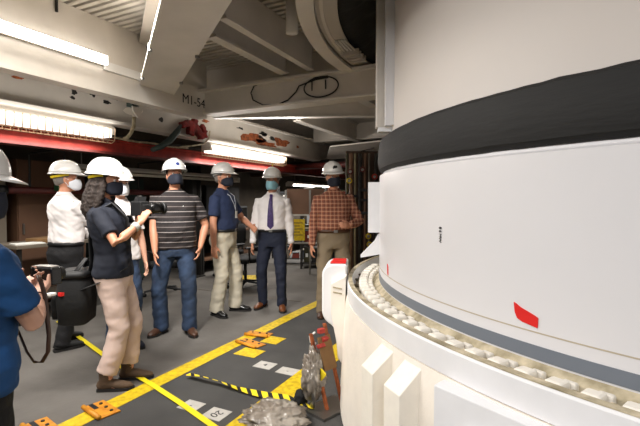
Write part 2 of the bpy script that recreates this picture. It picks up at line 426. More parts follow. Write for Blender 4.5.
# boxed fairing at the ring's left side
fa = R(-160); fu = Vector((math.cos(fa), math.sin(fa), 0)); fv = Vector((-fu.y, fu.x, 0))
def F(r, z, off=0): q = cc + fu * r + fv * off; q.z = z; return q
def arc(cr, cz, rad, a0, a1, k=6): return [(cr + rad * math.cos(R(a0 + (a1 - a0) * i / k)), cz + rad * math.sin(R(a0 + (a1 - a0) * i / k))) for i in range(k + 1)]
pro = [(2.79, .965)] + arc(2.895, .885, .08, 90, 0) + arc(2.855, .62, .12, 0, -65) + [(2.86, .46), (2.81, .42)]
fb = sup('side_fairing', prism(NB(), [F(r, z, -.30) for r, z in pro], fv * .34), 'rim', False, bevel=.012)
sup('fairing_web', prism(NB(), [F(r, z, .0401) for r, z in [(2.79, .90), (2.90, .84), (2.90, .62), (2.86, .42), (2.85, .30), (2.81, .25)]], fv * .10), 'cream', False, parent=fb, bevel=.005)
for z_ in (.80, .765): sup('slot', prism(NB(), [F(2.82, z_, .1402), F(2.885, z_ + .012, .1402), F(2.885, z_ + .022, .1402), F(2.82, z_ + .010, .1402)], fv * .004), 'cream_dirty', False, parent=fb)
sup('red_tag', prism(NB(), [F(2.80, .967, -.15), F(2.92, .967, -.15), F(2.90, .985, -.15), F(2.80, .985, -.15)], fv * .15), 'red_mark', False, parent=fb)

# ================================================================== STEEL OVERHEAD
def girder(name, label, m='paint_white', group=None): return empty(name, (0, 0, 0), 0, label, 'girder', group)
# long girder with the painted number, its web facing the room
g = girder('steel_girder', 'long deep white girder with bright strip light and stencilled number')
obj('web', boxb(NB(), (-3.64, -3.9, 2.47), (-3.6, 4.18, 3.13)), 'paint_white', g)
obj('bottom_flange', boxb(NB(), (-3.74, -3.9, 2.445), (-3.595, 4.18, 2.47)), 'paint_white', g)
obj('edge_strip', boxb(NB(), (-3.6, 2.74, 2.66), (-3.575, 3.45, 2.74)), 'hat_white', g)
text('lettering', 'M1-54', 'black', .15, frame((-3.596, 3.95, 2.61), (0, 1, 0), (0, 0, 1)), g)
for yy in (1.45, 2.3, 3.25):
    b = NB(); tube(b, [(-3.58, yy, 3.12), (-3.58, yy, 3.02)], .012, 8); obj('hanger_stub', b, 'dark_metal', g)
g2 = girder('lower_girder', 'white painted girder with peeling rust patches above the red beam')
obj('web', boxb(NB(), (-4.66, -3.9, 2.40), (-4.6, 13.4, 2.80)), 'paint_white', g2)
obj('bottom_flange', boxb(NB(), (-4.74, -3.9, 2.365), (-4.52, 13.4, 2.40)), 'paint_white', g2)
obj('top_flange', boxb(NB(), (-4.74, -3.9, 2.80), (-4.50, 13.4, 2.83)), 'paint_white', g2)
random.seed(11)
def blotch(cy, cz, ry, rz_, m, seed, x=-4.598):
    b = NB(); k = 22; pts = []
    for i in range(k):
        t = 2 * PI * i / k; q = 1 + .75 * noise.noise(Vector((math.cos(t) * 1.6, math.sin(t) * 1.6, seed * 3.7)))
        pts.append((x, cy + ry * q * math.cos(t), cz + rz_ * q * math.sin(t)))
    prism(b, pts, (-.004, 0, 0)); return obj('rust_patch', b, m, g2)
for cy, cz, ry, rz_, m, s in ((6.55, 2.58, .42, .09, 'rust', 1), (7.05, 2.53, .35, .06, 'rust', 2), (7.6, 2.62, .28, .09, 'rust', 3), (6.95, 2.70, .12, .03, 'dark_metal', 4), (7.25, 2.65, .12, .03, 'dark_metal', 5),
        (3.13, 2.65, .035, .03, 'dark_metal', 6), (3.12, 2.58, .03, .018, 'dark_metal', 7), (3.36, 2.70, .035, .06, 'dark_metal', 8), (2.72, 2.72, .09, .012, 'dark_metal', 9), (3.7, 2.69, .03, .02, 'dark_metal', 10), (2.55, 2.74, .05, .015, 'dark_metal', 12)):
    blotch(cy, cz, ry, rz_, m, s)
for cy, cz, ry, rz_, s in ((3.15, 2.735, .28, .035, 20), (3.95, 2.60, .13, .10, 21), (7.0, 2.64, .2, .06, 22)): 
    o = blotch(cy, cz, ry, rz_, 'cream', s); o.name = 'paint_chip'
b = NB(); tube(b, [(-4.50, -3.9, 2.86), (-4.50, 4.9, 2.86)], .03, 10); tag(obj('conduit', b, 'paint_grey', None, True), 'grey conduit running along the top of the rusty girder', 'pipe')
for cy, cz, ry, rz_, m, s in ((2.55, 2.66, .05, .015, 'rust', 31), (3.55, 2.62, .05, .02, 'dark_metal', 32), (4.4, 2.55, .04, .03, 'dark_metal', 33), (5.3, 2.68, .08, .02, 'rust', 34), (6.2, 2.70, .1, .02, 'dark_metal', 35), (8.3, 2.6, .06, .03, 'rust', 36), (4.9, 2.72, .1, .012, 'rust', 37)): blotch(cy, cz, ry, rz_, m, s)
for i, (y0, y1, z_, r_, m, lab) in enumerate(((2.9, 5.2, 2.245, .014, 'cream_dirty', 'thin cream conduit lying on top of the red beam'), (3.8, 5.6, 2.27, .018, 'dark_metal', 'dark flexible conduit lying on top of the red beam'))):
    b = NB(); tube(b, [(-4.87 + .02 * math.sin(k * 1.3), y0 + (y1 - y0) * k / 12, z_ + .012 * math.sin(k * 1.7)) for k in range(13)], r_, 6); tag(obj('conduit', b, m, None, True), lab, 'pipe')
# cross girder
g3 = girder('cross_girder', 'white cross girder with hanging black cable loops on its web')
obj('web', boxb(NB(), (-3.56, 4.10, 2.50), (-1.28, 4.14, 2.74)), 'paint_white', g3)
obj('top_flange', boxb(NB(), (-3.6, 4.02, 2.74), (-1.25, 4.30, 2.77)), 'paint_white', g3)
obj('bottom_flange', boxb(NB(), (-3.56, 4.06, 2.475), (-1.28, 4.26, 2.50)), 'paint_white', g3)
obj('upper_web', boxb(NB(), (-4.5, 4.44, 2.77), (-1.75, 4.46, 3.14)), 'paint_white', g3)
obj('end_plate', boxb(NB(), (-1.285, 4.02, 2.46), (-1.255, 4.3, 2.78)), 'paint_grey', g3)
for xx in (-2.09, -1.93): obj('hook', beam(NB(), (xx, 4.09, 2.70), (xx + .01, 4.07, 2.60), .014, .014), 'dark_metal', g3)
obj('hook_bar', beam(NB(), (-2.1, 4.085, 2.715), (-1.9, 4.085, 2.72), .015, .015), 'dark_metal', g3)
def loop(cx, cz, rx, rz_, y, ph=0, a0=0, a1=360, k=40): return [(cx + rx * math.cos(R(a0 + (a1 - a0) * i / k)), y, cz + rz_ * math.sin(R(a0 + (a1 - a0) * i / k))) for i in range(k + 1)]
b = NB(); tube(b, loop(-1.98, 2.63, .2, .105, 4.08), .008, 6, cap=False)
tube(b, [(-2.02, 4.085, 2.72)] + [tuple(YP(px, py, 4.085)) for px, py in ((299, 86), (296, 92), (288, 100), (277, 105), (263, 105), (253, 100), (251, 93), (254, 86), (262, 83), (285, 80), (310, 77), (328, 76))], .008, 6)
tag(obj('cable', b, 'black', None, True), 'thin black cable coiled in loops against the cross girder', 'cable')
b = NB(); tube(b, [(-1.75, 4.07, 2.66), (-1.5, 4.06, 2.67), (-1.28, 4.05, 2.70)], .008, 6); tube(b, [(-1.5, 4.09, 2.655), (-1.5, 4.05, 2.655)], .016, 8)
# wide diagonal brace
p0 = Vector((-3.73, 3.50, 0)); p1 = Vector((-1.77, 1.975, 0)); dd = (p1 - p0).normalized(); nn = Vector((-dd.y, dd.x, 0))
g4 = girder('diagonal_brace', 'wide flat-faced white brace crossing diagonally overhead at the top left')
q1 = p1 + dd * .75
obj('bottom_flange', beam(NB(), p0 + Vector((0, 0, 2.635)), q1 + Vector((0, 0, 2.635)), .375, .03), 'paint_white', g4)
obj('web', beam(NB(), p0 + Vector((0, 0, 2.85)), q1 + Vector((0, 0, 2.85)), .03, .40), 'paint_grey', g4)
obj('top_flange', beam(NB(), p0 + Vector((0, 0, 3.06)), q1 + Vector((0, 0, 3.06)), .375, .03), 'paint_grey', g4)
for s in (-1, 1):
    for t in (.25, .62): 
        q = p0 + dd * (t * 2.4) + nn * (s * .18); b = NB(); tube(b, [q + Vector((0, 0, 2.60)), q + Vector((0, 0, 2.66))], .018, 8); obj('bolt', b, 'steel', g4)
# two short joists between brace and cross girder
for x, hw, zb, lab in ((-2.40, .05, 2.80, 'white joist nearer the long girder, running into the cross girder'), (-2.08, .035, 2.80, 'white joist nearer the curved ring beam, running into the cross girder')):
    gj = girder('joist', lab, group=None)
    ys = 2.60 + (.25 if x < -2.2 else 0)
    obj('web', boxb(NB(), (x - .012, ys, zb + .02), (x + .012, 4.05, 3.12)), 'paint_white', gj)
    obj('bottom_flange', boxb(NB(), (x - hw, ys, zb), (x + hw, 4.05, zb + .02)), 'paint_white', gj)
# cross beams further back, seen under the cross girder
for (p, q, wd, ht, lab) in ((tuple(G(214, 118, 2.62) + Vector((0, 0, .2))), tuple(G(379, 116, 2.62) + Vector((0, 0, .2))), .12, .38, 'slightly slanting white beam just behind the cross girder'),
                            ((-3.45, 6.2, 2.92), (-3.45, 12.5, 2.92), .14, .34, 'plain white beam running away behind the tie man'),
                            ((-1.97, 4.75, 2.92), (-1.97, 9.5, 2.92), .14, .34, 'plain white beam running away above the plaid shirt man'),
                            ((-4.5, 8.9, 2.95), (1.2, 8.9, 2.95), .16, .34, 'farthest plain white cross beam under the deck')):
    gg = girder('roof_beam', lab)
    obj('web', beam(NB(), p, q, .03, ht), 'paint_white', gg)
    dz = Vector((0, 0, ht / 2 + .01)); obj('flange', beam(NB(), Vector(p) - dz, Vector(q) - dz, wd, .02), 'paint_white', gg)
    obj('flange', beam(NB(), Vector(p) + dz, Vector(q) + dz, wd, .02), 'paint_white', gg)
# soffit plate behind the cross girder, rounded end near the stage
poly = [tuple(G(px, py, 2.45))[:2] for px, py in ((330, 147), (326, 160), (345, 165), (366, 164), (392, 152), (385, 141))]
tag(obj('soffit_plate', prism(NB(), [(x, y_, 2.45) for x, y_ in poly], (0, 0, .02)), 'paint_white'), 'broad flat white soffit plate above the man in the plaid shirt', 'plate')
b = NB(); tube(b, [tuple(G(px, py, 2.43)) for px, py in ((346, 160), (352, 154), (362, 151), (374, 148))], .012, 6); tag(obj('cable', b, 'dark_metal', None, True), 'dark curved cable under the white soffit plate', 'cable')
# ring beam around the opening
rg = girder('ring_beam', 'curved white ring beam hugging the rocket stage overhead')
def rb(name, bm, m, sm=True): return obj(name, bm, m, rg, sm)
o = rb('outer_web', revolve(NB(), [(3.09, 2.77), (3.12, 2.77), (3.12, 3.2), (3.09, 3.2)], 90, 270, 90), 'paint_white'); o.modifiers.new('es', 'EDGE_SPLIT').split_angle = R(35)
o = rb('bottom_flange', revolve(NB(), [(3.02, 2.745), (3.14, 2.745), (3.14, 2.77), (3.02, 2.77)], 90, 270, 90), 'paint_white'); o.modifiers.new('es', 'EDGE_SPLIT').split_angle = R(35)
o = rb('inner_plate', revolve(NB(), [(2.86, 2.80), (3.02, 2.79), (3.02, 2.80), (2.86, 2.81)], 90, 270, 90), 'paint_grey'); o.modifiers.new('es', 'EDGE_SPLIT').split_angle = R(35)
o = rb('raised_rib', revolve(NB(), [(2.96, 2.785), (2.985, 2.785), (2.985, 2.80), (2.96, 2.80)], 186, 222, 40), 'paint_white'); o.modifiers.new('es', 'EDGE_SPLIT').split_angle = R(35)
for a_, r_ in ((203, 2.93), (200, 2.90), (194, 2.89), (209, 2.94), (215, 2.91)):
    q = CYL(a_, r_, 2.82); b = NB(); tube(b, [q, q - Vector((0, 0, .02))], .012, 8); rb('bolt', b, 'dark_metal', False)
for k in range(4):
    q0 = CYL(181 + .2 * k, 2.82 + .04 * k, 2.77); q1 = CYL(191, 2.87 + .025 * k, 2.785); b = NB(); tube(b, [q0, q1], .009, 6); rb('thin_pipe', b, 'paint_white')
for a_ in (181.5, 183, 184.5, 186): b = NB(); radial_box(b, a_, 2.8, 2.95, .02, 2.74, 2.79); rb('clamp', b, 'paint_grey', False)
b = NB(); tube(b, [(-1.74, 3.05, 3.1), (-1.74, 3.05, 2.79)], .05, 14); tag(obj('down_pipe', b, 'paint_white', None, True), 'short white pipe stub hanging beside the curved ring beam', 'pipe')
# dark cloth stuffed in the gap
bm = NB(); rs = []
for i in range(121):
    a_ = 150 + 100 * i / 120; row = []
    for j in range(9):
        t = j / 8; rr = 2.87 - .37 * t; f = .05 * noise.noise(Vector((a_ * .22, t * 3, 0))) + .02 * noise.noise(Vector((a_ * .9, t * 7, 2)))
        row.append(bm.verts.new(CYL(a_, rr, 2.83 + .22 * t - .05 * math.sin(PI * t) + f * min(1, t * 3))))
    rs.append(row)
for i in range(120):
    for j in range(8): bm.faces.new((rs[i][j], rs[i + 1][j], rs[i + 1][j + 1], rs[i][j + 1]))
o = obj('gap_cover', bm, 'black_fabric', None, True); tag(o, 'black folded cloth closing the gap between ring beam and stage', 'cloth'); sm = o.modifiers.new('s', 'SOLIDIFY'); sm.thickness = .01
# red beam
g5 = girder('red_beam', 'long red painted beam crossing the room behind the people')
obj('face', boxb(NB(), (-4.95, -3.9, 2.06), (-4.9, 13.4, 2.20)), 'red_paint', g5)
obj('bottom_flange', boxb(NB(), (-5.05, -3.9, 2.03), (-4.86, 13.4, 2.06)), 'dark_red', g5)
obj('top_flange', boxb(NB(), (-5.05, -3.9, 2.20), (-4.86, 13.4, 2.225)), 'red_paint', g5)
# fixtures
def fixture(y0, y1, x, z0, z1, label, lit=True, guard=True):
    f = empty('light_fixture', (x, (y0 + y1) / 2, z1), 0, label, 'light')
    P0 = Vector(f.location)
    def lc(b):
        for v in b.verts: v.co -= P0
        return b
    b = NB(); prism(b, [(x - .11, y0, z1 - .05), (x - .04, y0, z1), (x + .04, y0, z1), (x + .11, y0, z1 - .05), (x + .10, y0, z1 - .06), (x - .10, y0, z1 - .06)], (0, y1 - y0, 0)); obj('housing', lc(b), 'paint_white', f)
    for dx in (-.05, .05):
        b = NB(); tube(b, [(x + dx, y0 + .04, z1 - .1), (x + dx, y1 - .04, z1 - .1)], .019, 10); obj('lamp_tube', lc(b), 'tube_lit' if lit else 'tube_dim', f, True)
    for yy in (y0 + .015, y1 - .015): obj('end_cap', lc(boxb(NB(), (x - .1, yy - .015, z1 - .13), (x + .1, yy + .015, z1 - .05))), 'paint_white', f)
    if not guard:
        for yy in (y0 + .3, y1 - .3): b = NB(); tube(b, [(x, yy, z1 - .03), (x, yy, CEIL - .02)], .008, 6); obj('hanger_rod', lc(b), 'steel', f)
    if guard: obj('diffuser', lc(boxb(NB(), (x - .085, y0 + .03, z1 - .165), (x + .085, y1 - .03, z1 - .062))), 'lamp_lens', f)
    if guard:
        b = NB(); k = int((y1 - y0) / .075); r_ = .0055
        for s in (-1, 1): tube(b, [(x + s * .1, y0, z0 + .02), (x + s * .1, y1, z0 + .02)], r_, 4)
        tube(b, [(x, y0, z0), (x, y1, z0)], r_, 4)
        for i in range(k + 1):
            yy = y0 + (y1 - y0) * i / k; tube(b, [(x + .11, yy, z1 - .05), (x + .1, yy, z0 + .02), (x, yy + .035, z0), (x - .1, yy, z0 + .02), (x - .11, yy, z1 - .05)], r_, 4)
        obj('wire_guard', lc(b), 'wire_guard', f)
    return f
fixture(1.2, 3.65, -4.70, 2.145, 2.37, 'lit fluorescent fixture with wire guard at the left edge')
fixture(5.45, 7.80, -4.70, 2.145, 2.37, 'lit fluorescent fixture with wire guard above the man in the navy polo')
f = fixture(3.5, 7.2, -5.45, 1.78, 1.92, 'long dim unlit fluorescent fixture behind the striped shirt man', lit=False, guard=False)
f = fixture(9.3, 12.2, -5.4, 1.74, 1.90, 'far lit fluorescent fixture between the tie man and the plaid shirt man', guard=False)
fx = empty('strip_light', (-3.57, 1.8, 2.74), 0, 'bright strip light on the web of the long girder', 'light')
b = boxb(NB(), (-.028, -1.1, -.045), (.0, .97, .045)); obj('housing', b, 'paint_white', fx)
b = boxb(NB(), (.001, -1.08, -.04), (.03, .95, .04)); obj('diffuser', b, 'tube_lit', fx)
for (x, y_, s, rr) in ((-.9, -1.3, (1.25, .34), 0), (1.2, -1.6, (1.25, .34), 0), (-2.6, .45, (.34, 1.65), 0)):
    lab = {-.9: 'ceiling work light behind the camera, middle one', 1.2: 'ceiling work light behind the camera, right one', -2.6: 'ceiling work light over the left walkway'}[x]
    fx = empty('work_light', (x, y_, 3.06), 0, lab, 'light'); obj('housing', box(NB(), (0, 0, .0), (s[0], s[1], .08)), 'paint_white', fx)
fl = empty('added_fill_light', (-2.35, 1.72, 3.07), R(8), 'added square fill lamp hung under the deck over the walkway', 'light'); obj('housing', box(NB(), (0, 0, 0), (.56, .36, .08), Matrix.Rotation(R(38), 3, 'X')), 'paint_white', fl); obj('hanger', box(NB(), (0, 0, .06), (.05, .05, .08)), 'steel', fl)  # invented housing for the added lamp over the walkway
# hanging junction, red bundle and hose at the girder corner
jb = empty('cable_clamp', tuple(XP(134, 104, -4.4)), 0, 'grey cable clamp assembly with hanging hose under the girder corner', 'clamp')
L0 = Vector(jb.location)
def lj(b):
    for v in b.verts: v.co -= L0
    return b
obj('hanger_bar', lj(box(NB(), L0 + Vector((-.13, 0, .10)), (.36, .06, .03))), 'steel', jb)
obj('clamp_plate', lj(box(NB(), L0 + Vector((0, 0, .08)), (.3, .62, .02))), 'paint_white', jb)
obj('clamp_body', lj(box(NB(), L0 + Vector((0, -.02, .02)), (.1, .1, .12))), 'teal', jb)
b = NB(); prism(b, [L0 + Vector((.03, -.09, .07)), L0 + Vector((.03, .11, .07)), L0 + Vector((.03, .08, -.08)), L0 + Vector((.03, .02, -.17)), L0 + Vector((.03, -.05, -.10))], (.02, 0, 0)); obj('bracket', lj(b), 'paint_white', jb)
b = NB(); tube(b, [tuple(XP(px, py, -4.4)) for px, py in ((134, 117), (134, 126), (131, 133), (127, 138), (124, 139))], .022, 8); obj('hose', lj(b), 'cream_dirty', jb, True)
b = NB(); tube(b, [tuple(XP(px, py, -4.5)) for px, py in ((181, 125), (177, 132), (170, 140), (162, 146), (152, 150))], [.02, .045, .05, .045, .03], 8); tag(obj('hose', b, 'teal', None, True), 'dark teal hose draped over the red beam', 'hose')
b = NB(); tube(b, [tuple(XP(px, py, -4.45)) for px, py in ((180, 147), (192, 146), (204, 144), (209, 138), (210, 131))], .012, 6); tag(obj('thin_hose', b, 'cream_dirty', None, True), 'thin cream hose sagging beneath the dark red bundle', 'hose')
b = NB()
for i, (px, py, s) in enumerate(((185, 124, .1), (191, 128, .13), (197, 131, .13), (202, 136, .1), (194, 124, .09), (203, 129, .08))):
    q = XP(px, py, -4.5); box(b, q, (.08, s * 1.7, s * .9), Matrix.Rotation(.4 + i, 3, 'X'))
o = fuse('red_bundle', b, 'rust_red', None, .012, 4, .012, 14); tag(o, 'dark red bundle wedged between girder and red beam', 'bundle')

# ================================================================== FLOOR MARKS
def flat(name, x0, y0, x1, y1, m, z=.0125, h=.003, label=None, cat='marking', group=None, parent=None, rz=0):
    c = ((x0 + x1) / 2, (y0 + y1) / 2, z); b = box(NB(), (0, 0, h / 2), (x1 - x0, y1 - y0, h)); o = obj(name, b, m); o.location = c; o.rotation_euler.z = rz
    if label: tag(o, label, cat, group)
    return o
flat('floor_stripe', -2.67, -2.4, -2.525, 5.05, 'yellow', .0006, .014, 'yellow tread stripe between bare concrete and dark platform', 'floor stripe')
flat('floor_stripe', -2.67, 5.05, -2.525, 7.5, 'yellow', .0006, .013, 'worn pale far end of the outer yellow stripe', 'floor stripe')
flat('floor_stripe', -1.70, -2.4, -1.505, 6.6, 'yellow', .0125, .003, 'yellow tread stripe on the dark platform beside the rocket stage', 'floor stripe')
flat('floor_patch', -2.44, 3.17, -2.21, 3.36, 'yellow', label='square yellow patch on the platform nearer the white plates')
flat('floor_patch', -2.41, 3.56, -2.22, 3.76, 'yellow', label='square yellow patch on the platform farther away by the hinge')
for (x0, y0, x1, y1, s, rz_, lab, tl) in ((-2.11, 3.0, -1.94, 3.14, '4', 0, 'white square floor plate with small black figure, farther pair left', 0), (-1.87, 2.98, -1.70, 3.11, '-', 0, 'white square floor plate with dark dash, farther pair right', 0),
                          (-2.16, 2.17, -2.01, 2.30, '-', 0, 'white square floor plate partly under the yellow ribbon', 0), (-1.93, 2.15, -1.775, 2.29, '20', 0, 'white square floor plate marked 20, nearest the camera', 0)):
    o = flat('floor_plate', x0, y0, x1, y1, 'plate_grey', label=lab, cat='floor plate')
    text('lettering', s, 'black', .085 if s == '20' else .07, frame((0, 0, .0035), (-.3, -1, 0) if s == '20' else (1, .1, 0), (1, -.3, 0) if s == '20' else (-.1, 1, 0)), o, .0006)
# hinge covers
def hinge(cx, cy, l, label, tilt=0):
    h = empty('hinge_cover', (cx, cy, .015), tilt, label, 'hinge')
    obj('plate', box(NB(), (0, 0, .004), (l, .14, .008)), 'orange', h, bevel=.002)
    b = NB(); tube(b, [(-l / 2 + .02, -.075, .018), (l / 2, -.075, .018)], .016, 10); obj('barrel', b, 'orange', h, True)
    obj('shadow_gap', box(NB(), (-l / 2 + .05, -.02, .0075), (.1, .03, .003)), 'black', h)
    for s in (-.3, 0, .3): b = NB(); tube(b, [(s * l, .03, .008), (s * l, .03, .014)], .012, 8); obj('screw', b, 'dark_metal', h)
hinge(-2.59, 1.92, .25, 'orange hinge cover on the stripe by the brown boots', R(-12))
hinge(-2.72, 1.60, .24, 'orange hinge cover at the bottom left beside the black trousers', R(-12))
hinge(-2.55, 3.74, .28, 'orange hinge cover lying flat beside the far yellow patch', R(6))
hinge(-2.46, 3.47, .30, 'raised orange hinge strip between the two yellow patches', R(-14))
# yellow ribbon across the floor
def ribbon(name, pts, wd, m, label, cat='tape', twist=0):
    bm = NB(); pv = None; vv = []
    P = [Vector(p) for p in pts]
    for i, p in enumerate(P):
        t = (P[min(i + 1, len(P) - 1)] - P[max(i - 1, 0)]).normalized(); s = t.cross(Vector((0, 0, 1))).normalized()
        a = twist * math.sin(i * .9); s = (s * math.cos(a) + Vector((0, 0, 1)) * math.sin(a)) * wd / 2
        vv.append((bm.verts.new(p - s), bm.verts.new(p + s)))
    for i in range(len(vv) - 1): bm.faces.new((vv[i][0], vv[i][1], vv[i + 1][1], vv[i + 1][0]))
    o = obj(name, bm, m); md = o.modifiers.new('s', 'SOLIDIFY'); md.thickness = .0015; tag(o, label, cat); return o
def lerp_pts(a, b, n, z0, z1, wob=0): a = Vector(a); b = Vector(b); return [a.lerp(b, i / n) + Vector((0, 0, (z0 + (z1 - z0) * i / n) + wob * noise.noise(Vector((i * .6, a.x, 0))))) for i in range(n + 1)]
pt = [(58, 321), (80, 338), (104, 355), (128, 371), (150, 383), (180, 403), (215, 427), (262, 460)]
ribbon('yellow_ribbon', [tuple(G(px, py, .02) + Vector((0, 0, .004 * (i % 2)))) for i, (px, py) in enumerate(pt)], .045, 'yellow_clean', 'plain bright yellow ribbon running across floor and stripe past the brown boots')
pt = [(188, 374), (203, 378), (220, 382), (235, 386), (250, 390), (268, 396), (285, 399), (300, 403), (314, 407)]
ribbon('barricade_tape', [tuple(G(px, py, .045) + Vector((0, 0, .012 * math.sin(i * 1.3)))) for i, (px, py) in enumerate(pt)], .055, 'hazard', 'black and yellow striped barricade tape lying across the platform', twist=.5)
# plastic sheeting and frame by the ring
def crumple(c, s, seed, name, m, label, cat, sub=5, amp=.35):
    bm = NB(); bmesh.ops.create_icosphere(bm, subdivisions=sub, radius=1)
    for v in bm.verts:
        d = v.co.normalized(); n = noise.noise(d * 2.2 + Vector((seed, 0, 0))); r1 = abs(noise.noise(d * 5 + Vector((0, seed, 0)))); r2 = abs(noise.noise(d * 11 + Vector((0, 0, seed))))
        f = 1 + amp * n - .35 * r1 - .14 * r2
        v.co = Vector((d.x * s[0] * f, d.y * s[1] * f, max(d.z * s[2] * f, -s[2] * .9)))
    o = obj(name, bm, m, None, True); o.location = c; tag(o, label, cat); return o
crumple((-1.42, 2.25, .075), (.22, .20, .07), 3, 'plastic_sheeting', 'plastic_film', 'crumpled clear plastic sheeting spread on the platform at the bottom', 'plastic')
crumple((-1.31, 2.58, .24), (.085, .10, .19), 9, 'plastic_bag', 'plastic_film', 'upright crumpled silvery plastic bag hanging by the red clamps', 'plastic', amp=.3)
crumple((-1.40, 2.56, .07), (.05, .05, .06), 5, 'dark_rag', 'black_fabric', 'small dark rag tucked beside the silvery plastic bag', 'rag', 3)
tf = empty('tool_frame', (-1.20, 2.72, .013), R(-20), 'narrow brown metal frame leaning on the ring with red clamps', 'frame')
tf.scale = (1, 1, .74)
tl = Matrix.Rotation(R(-14), 3, 'Y')
obj('side_rail', box(NB(), (-.03, 0, .37), (.02, .02, .74), tl), 'rust', tf); obj('side_rail', box(NB(), (-.03, -.14, .34), (.02, .02, .68), tl), 'rust', tf)
obj('back_panel', box(NB(), (-.02, -.07, .50), (.008, .12, .30), tl), 'cardboard', tf)
for i, (x, y_, z_) in enumerate(((.03, -.05, .70), (.045, -.03, .62), (.05, -.07, .57))): obj('clamp', box(NB(), (x - .09, y_ - .04, z_), (.035, .05, .045), Matrix.Rotation(.5 * i, 3, 'Y')), 'red_paint', tf, bevel=.006)
b = NB(); tube(b, [(-.1, -.11, .68), (-.13, -.13, .64), (-.11, -.14, .59), (-.08, -.12, .58)], .009, 6); obj('grip_loop', b, 'paper', tf, True)
obj('hazard_plate', box(NB(), (.0, -.16, .34), (.09, .012, .10), Matrix.Rotation(R(35), 3, 'Y')), 'hazard', tf)
obj('base_bar', box(NB(), (.03, -.10, .012), (.2, .3, .024)), 'steel', tf)
b = NB(); tube(b, [(-.02, -.2, .30), (.0, -.22, .15), (-.03, -.2, .02)], .016, 8); obj('strut', b, 'steel', tf, True)

#PART2
# ================================================================== BACKGROUND
def junk(c, s, m, label, cat, name, rz_=0, par=None, bev=.004):
    o = obj(name, box(NB(), (0, 0, s[2] / 2), s), m, par, bevel=bev)
    o.location = c; o.rotation_euler.z = rz_
    if not par: tag(o, label, cat)
    return o
# tall cabinets and panels on the left
def cabinet(x, y, w_, d_, h_, m, label, doors=2):
    c = empty('cabinet', (x, y, 0), 0, label, 'cabinet')
    obj('body', boxb(NB(), (-d_ / 2, -w_ / 2, .04), (d_ / 2, w_ / 2, h_)), m, c)
    obj('plinth', boxb(NB(), (-d_ / 2, -w_ / 2, 0), (d_ / 2 - .03, w_ / 2, .04)), 'black', c)
    for i in range(doors):
        a = -w_ / 2 + w_ * i / doors; dr = obj('door', boxb(NB(), (d_ / 2, a + .008, .06), (d_ / 2 + .02, a + w_ / doors - .008, h_ - .02)), m, c, bevel=.004)
        obj('handle', boxb(NB(), (d_ / 2 + .02, a + .05, h_ * .5), (d_ / 2 + .04, a + .07, h_ * .5 + .14)), 'steel', dr)
    return c
cabinet(-6.2, 2.62, 1.0, .5, 2.0, 'beige_cab', 'beige metal cabinet at the far left edge behind the blue shirt', 1)
cabinet(-6.25, 3.75, .95, .5, 1.97, 'brown_cab', 'brown two-door cabinet behind the man with his back turned')
cabinet(-6.4, 5.0, .9, .5, 1.8, 'teal', 'dark grey-green cabinet behind the woman with the camera')
cabinet(-6.6, 7.9, 1.2, .5, 1.75, 'dark_metal', 'dark low cabinet in the shadow behind the striped shirt man')
b = NB(); tube(b, [(-5.75, 2.95, 1.56), (-5.75, 5.6, 1.56)], .045, 12); 
rp = tag(obj('red_pipe', b, 'dark_red', None, True), 'dark red horizontal pipe with small white label on the left', 'pipe')
b = NB(); tube(b, [(-5.75, 2.93, 1.56), (-5.75, 3.02, 1.56)], .06, 12); obj('end_cap', b, 'black', rp, True)
b = NB(); tube(b, [(-5.75, 3.68, 1.56), (-5.75, 3.80, 1.56)], .047, 12); obj('pipe_label', b, 'plate_grey', rp, True)
for yy in (3.3, 5.0): b = NB(); tube(b, [(-5.75, yy, 1.60), (-5.75, yy, 2.03), (-5.2, yy, 2.05)], .015, 6); obj('pipe_hanger', b, 'dark_metal', rp)
gl = empty('indicator_box', tuple(XP(65, 182, -5.5)), 0, 'green indicator box with a lit lamp beside the white hard hat', 'indicator')
obj('body', box(NB(), (0, 0, 0), (.08, .24, .24)), 'green_dark', gl); obj('lamp', box(NB(), (.045, -.05, .04), (.012, .05, .05)), 'green_lit', gl); b = NB(); tube(b, [(0, 0, .12), (0, 0, .60)], .012, 6); obj('stem', b, 'dark_metal', gl)
def bench(x, y, l, d_, h_, label, m='beige_cab', rz_=0):
    t = empty('workbench', (x, y, 0), rz_, label, 'bench')
    obj('top', boxb(NB(), (-d_ / 2, -l / 2, h_ - .04), (d_ / 2, l / 2, h_)), m, t, bevel=.004)
    for sx in (-1, 1):
        for sy in (-1, 1): obj('leg', boxb(NB(), (sx * (d_ / 2 - .05) - .02, sy * (l / 2 - .05) - .02, 0), (sx * (d_ / 2 - .05) + .02, sy * (l / 2 - .05) + .02, h_ - .04)), 'dark_metal', t)
    obj('shelf', boxb(NB(), (-d_ / 2 + .05, -l / 2 + .05, .25), (d_ / 2 - .05, l / 2 - .05, .28)), m, t)
    return t
bench(-5.45, 3.55, 1.5, .6, .92, 'narrow workbench with papers beside the man with his back turned')
junk((-5.4, 3.3, .9205), (.3, .36, .05), 'cardboard', 'flat cardboard carton on the left workbench', 'carton', 'carton', .3)
junk((-5.4, 3.85, .9205), (.28, .22, .22), 'black', 'black equipment box on the left workbench', 'box', 'equipment_box', .1)
junk((-5.3, 3.0, .9205), (.22, .3, .012), 'paper', 'white paper sheets on the left workbench', 'paper', 'paper_stack', -.2, bev=0)
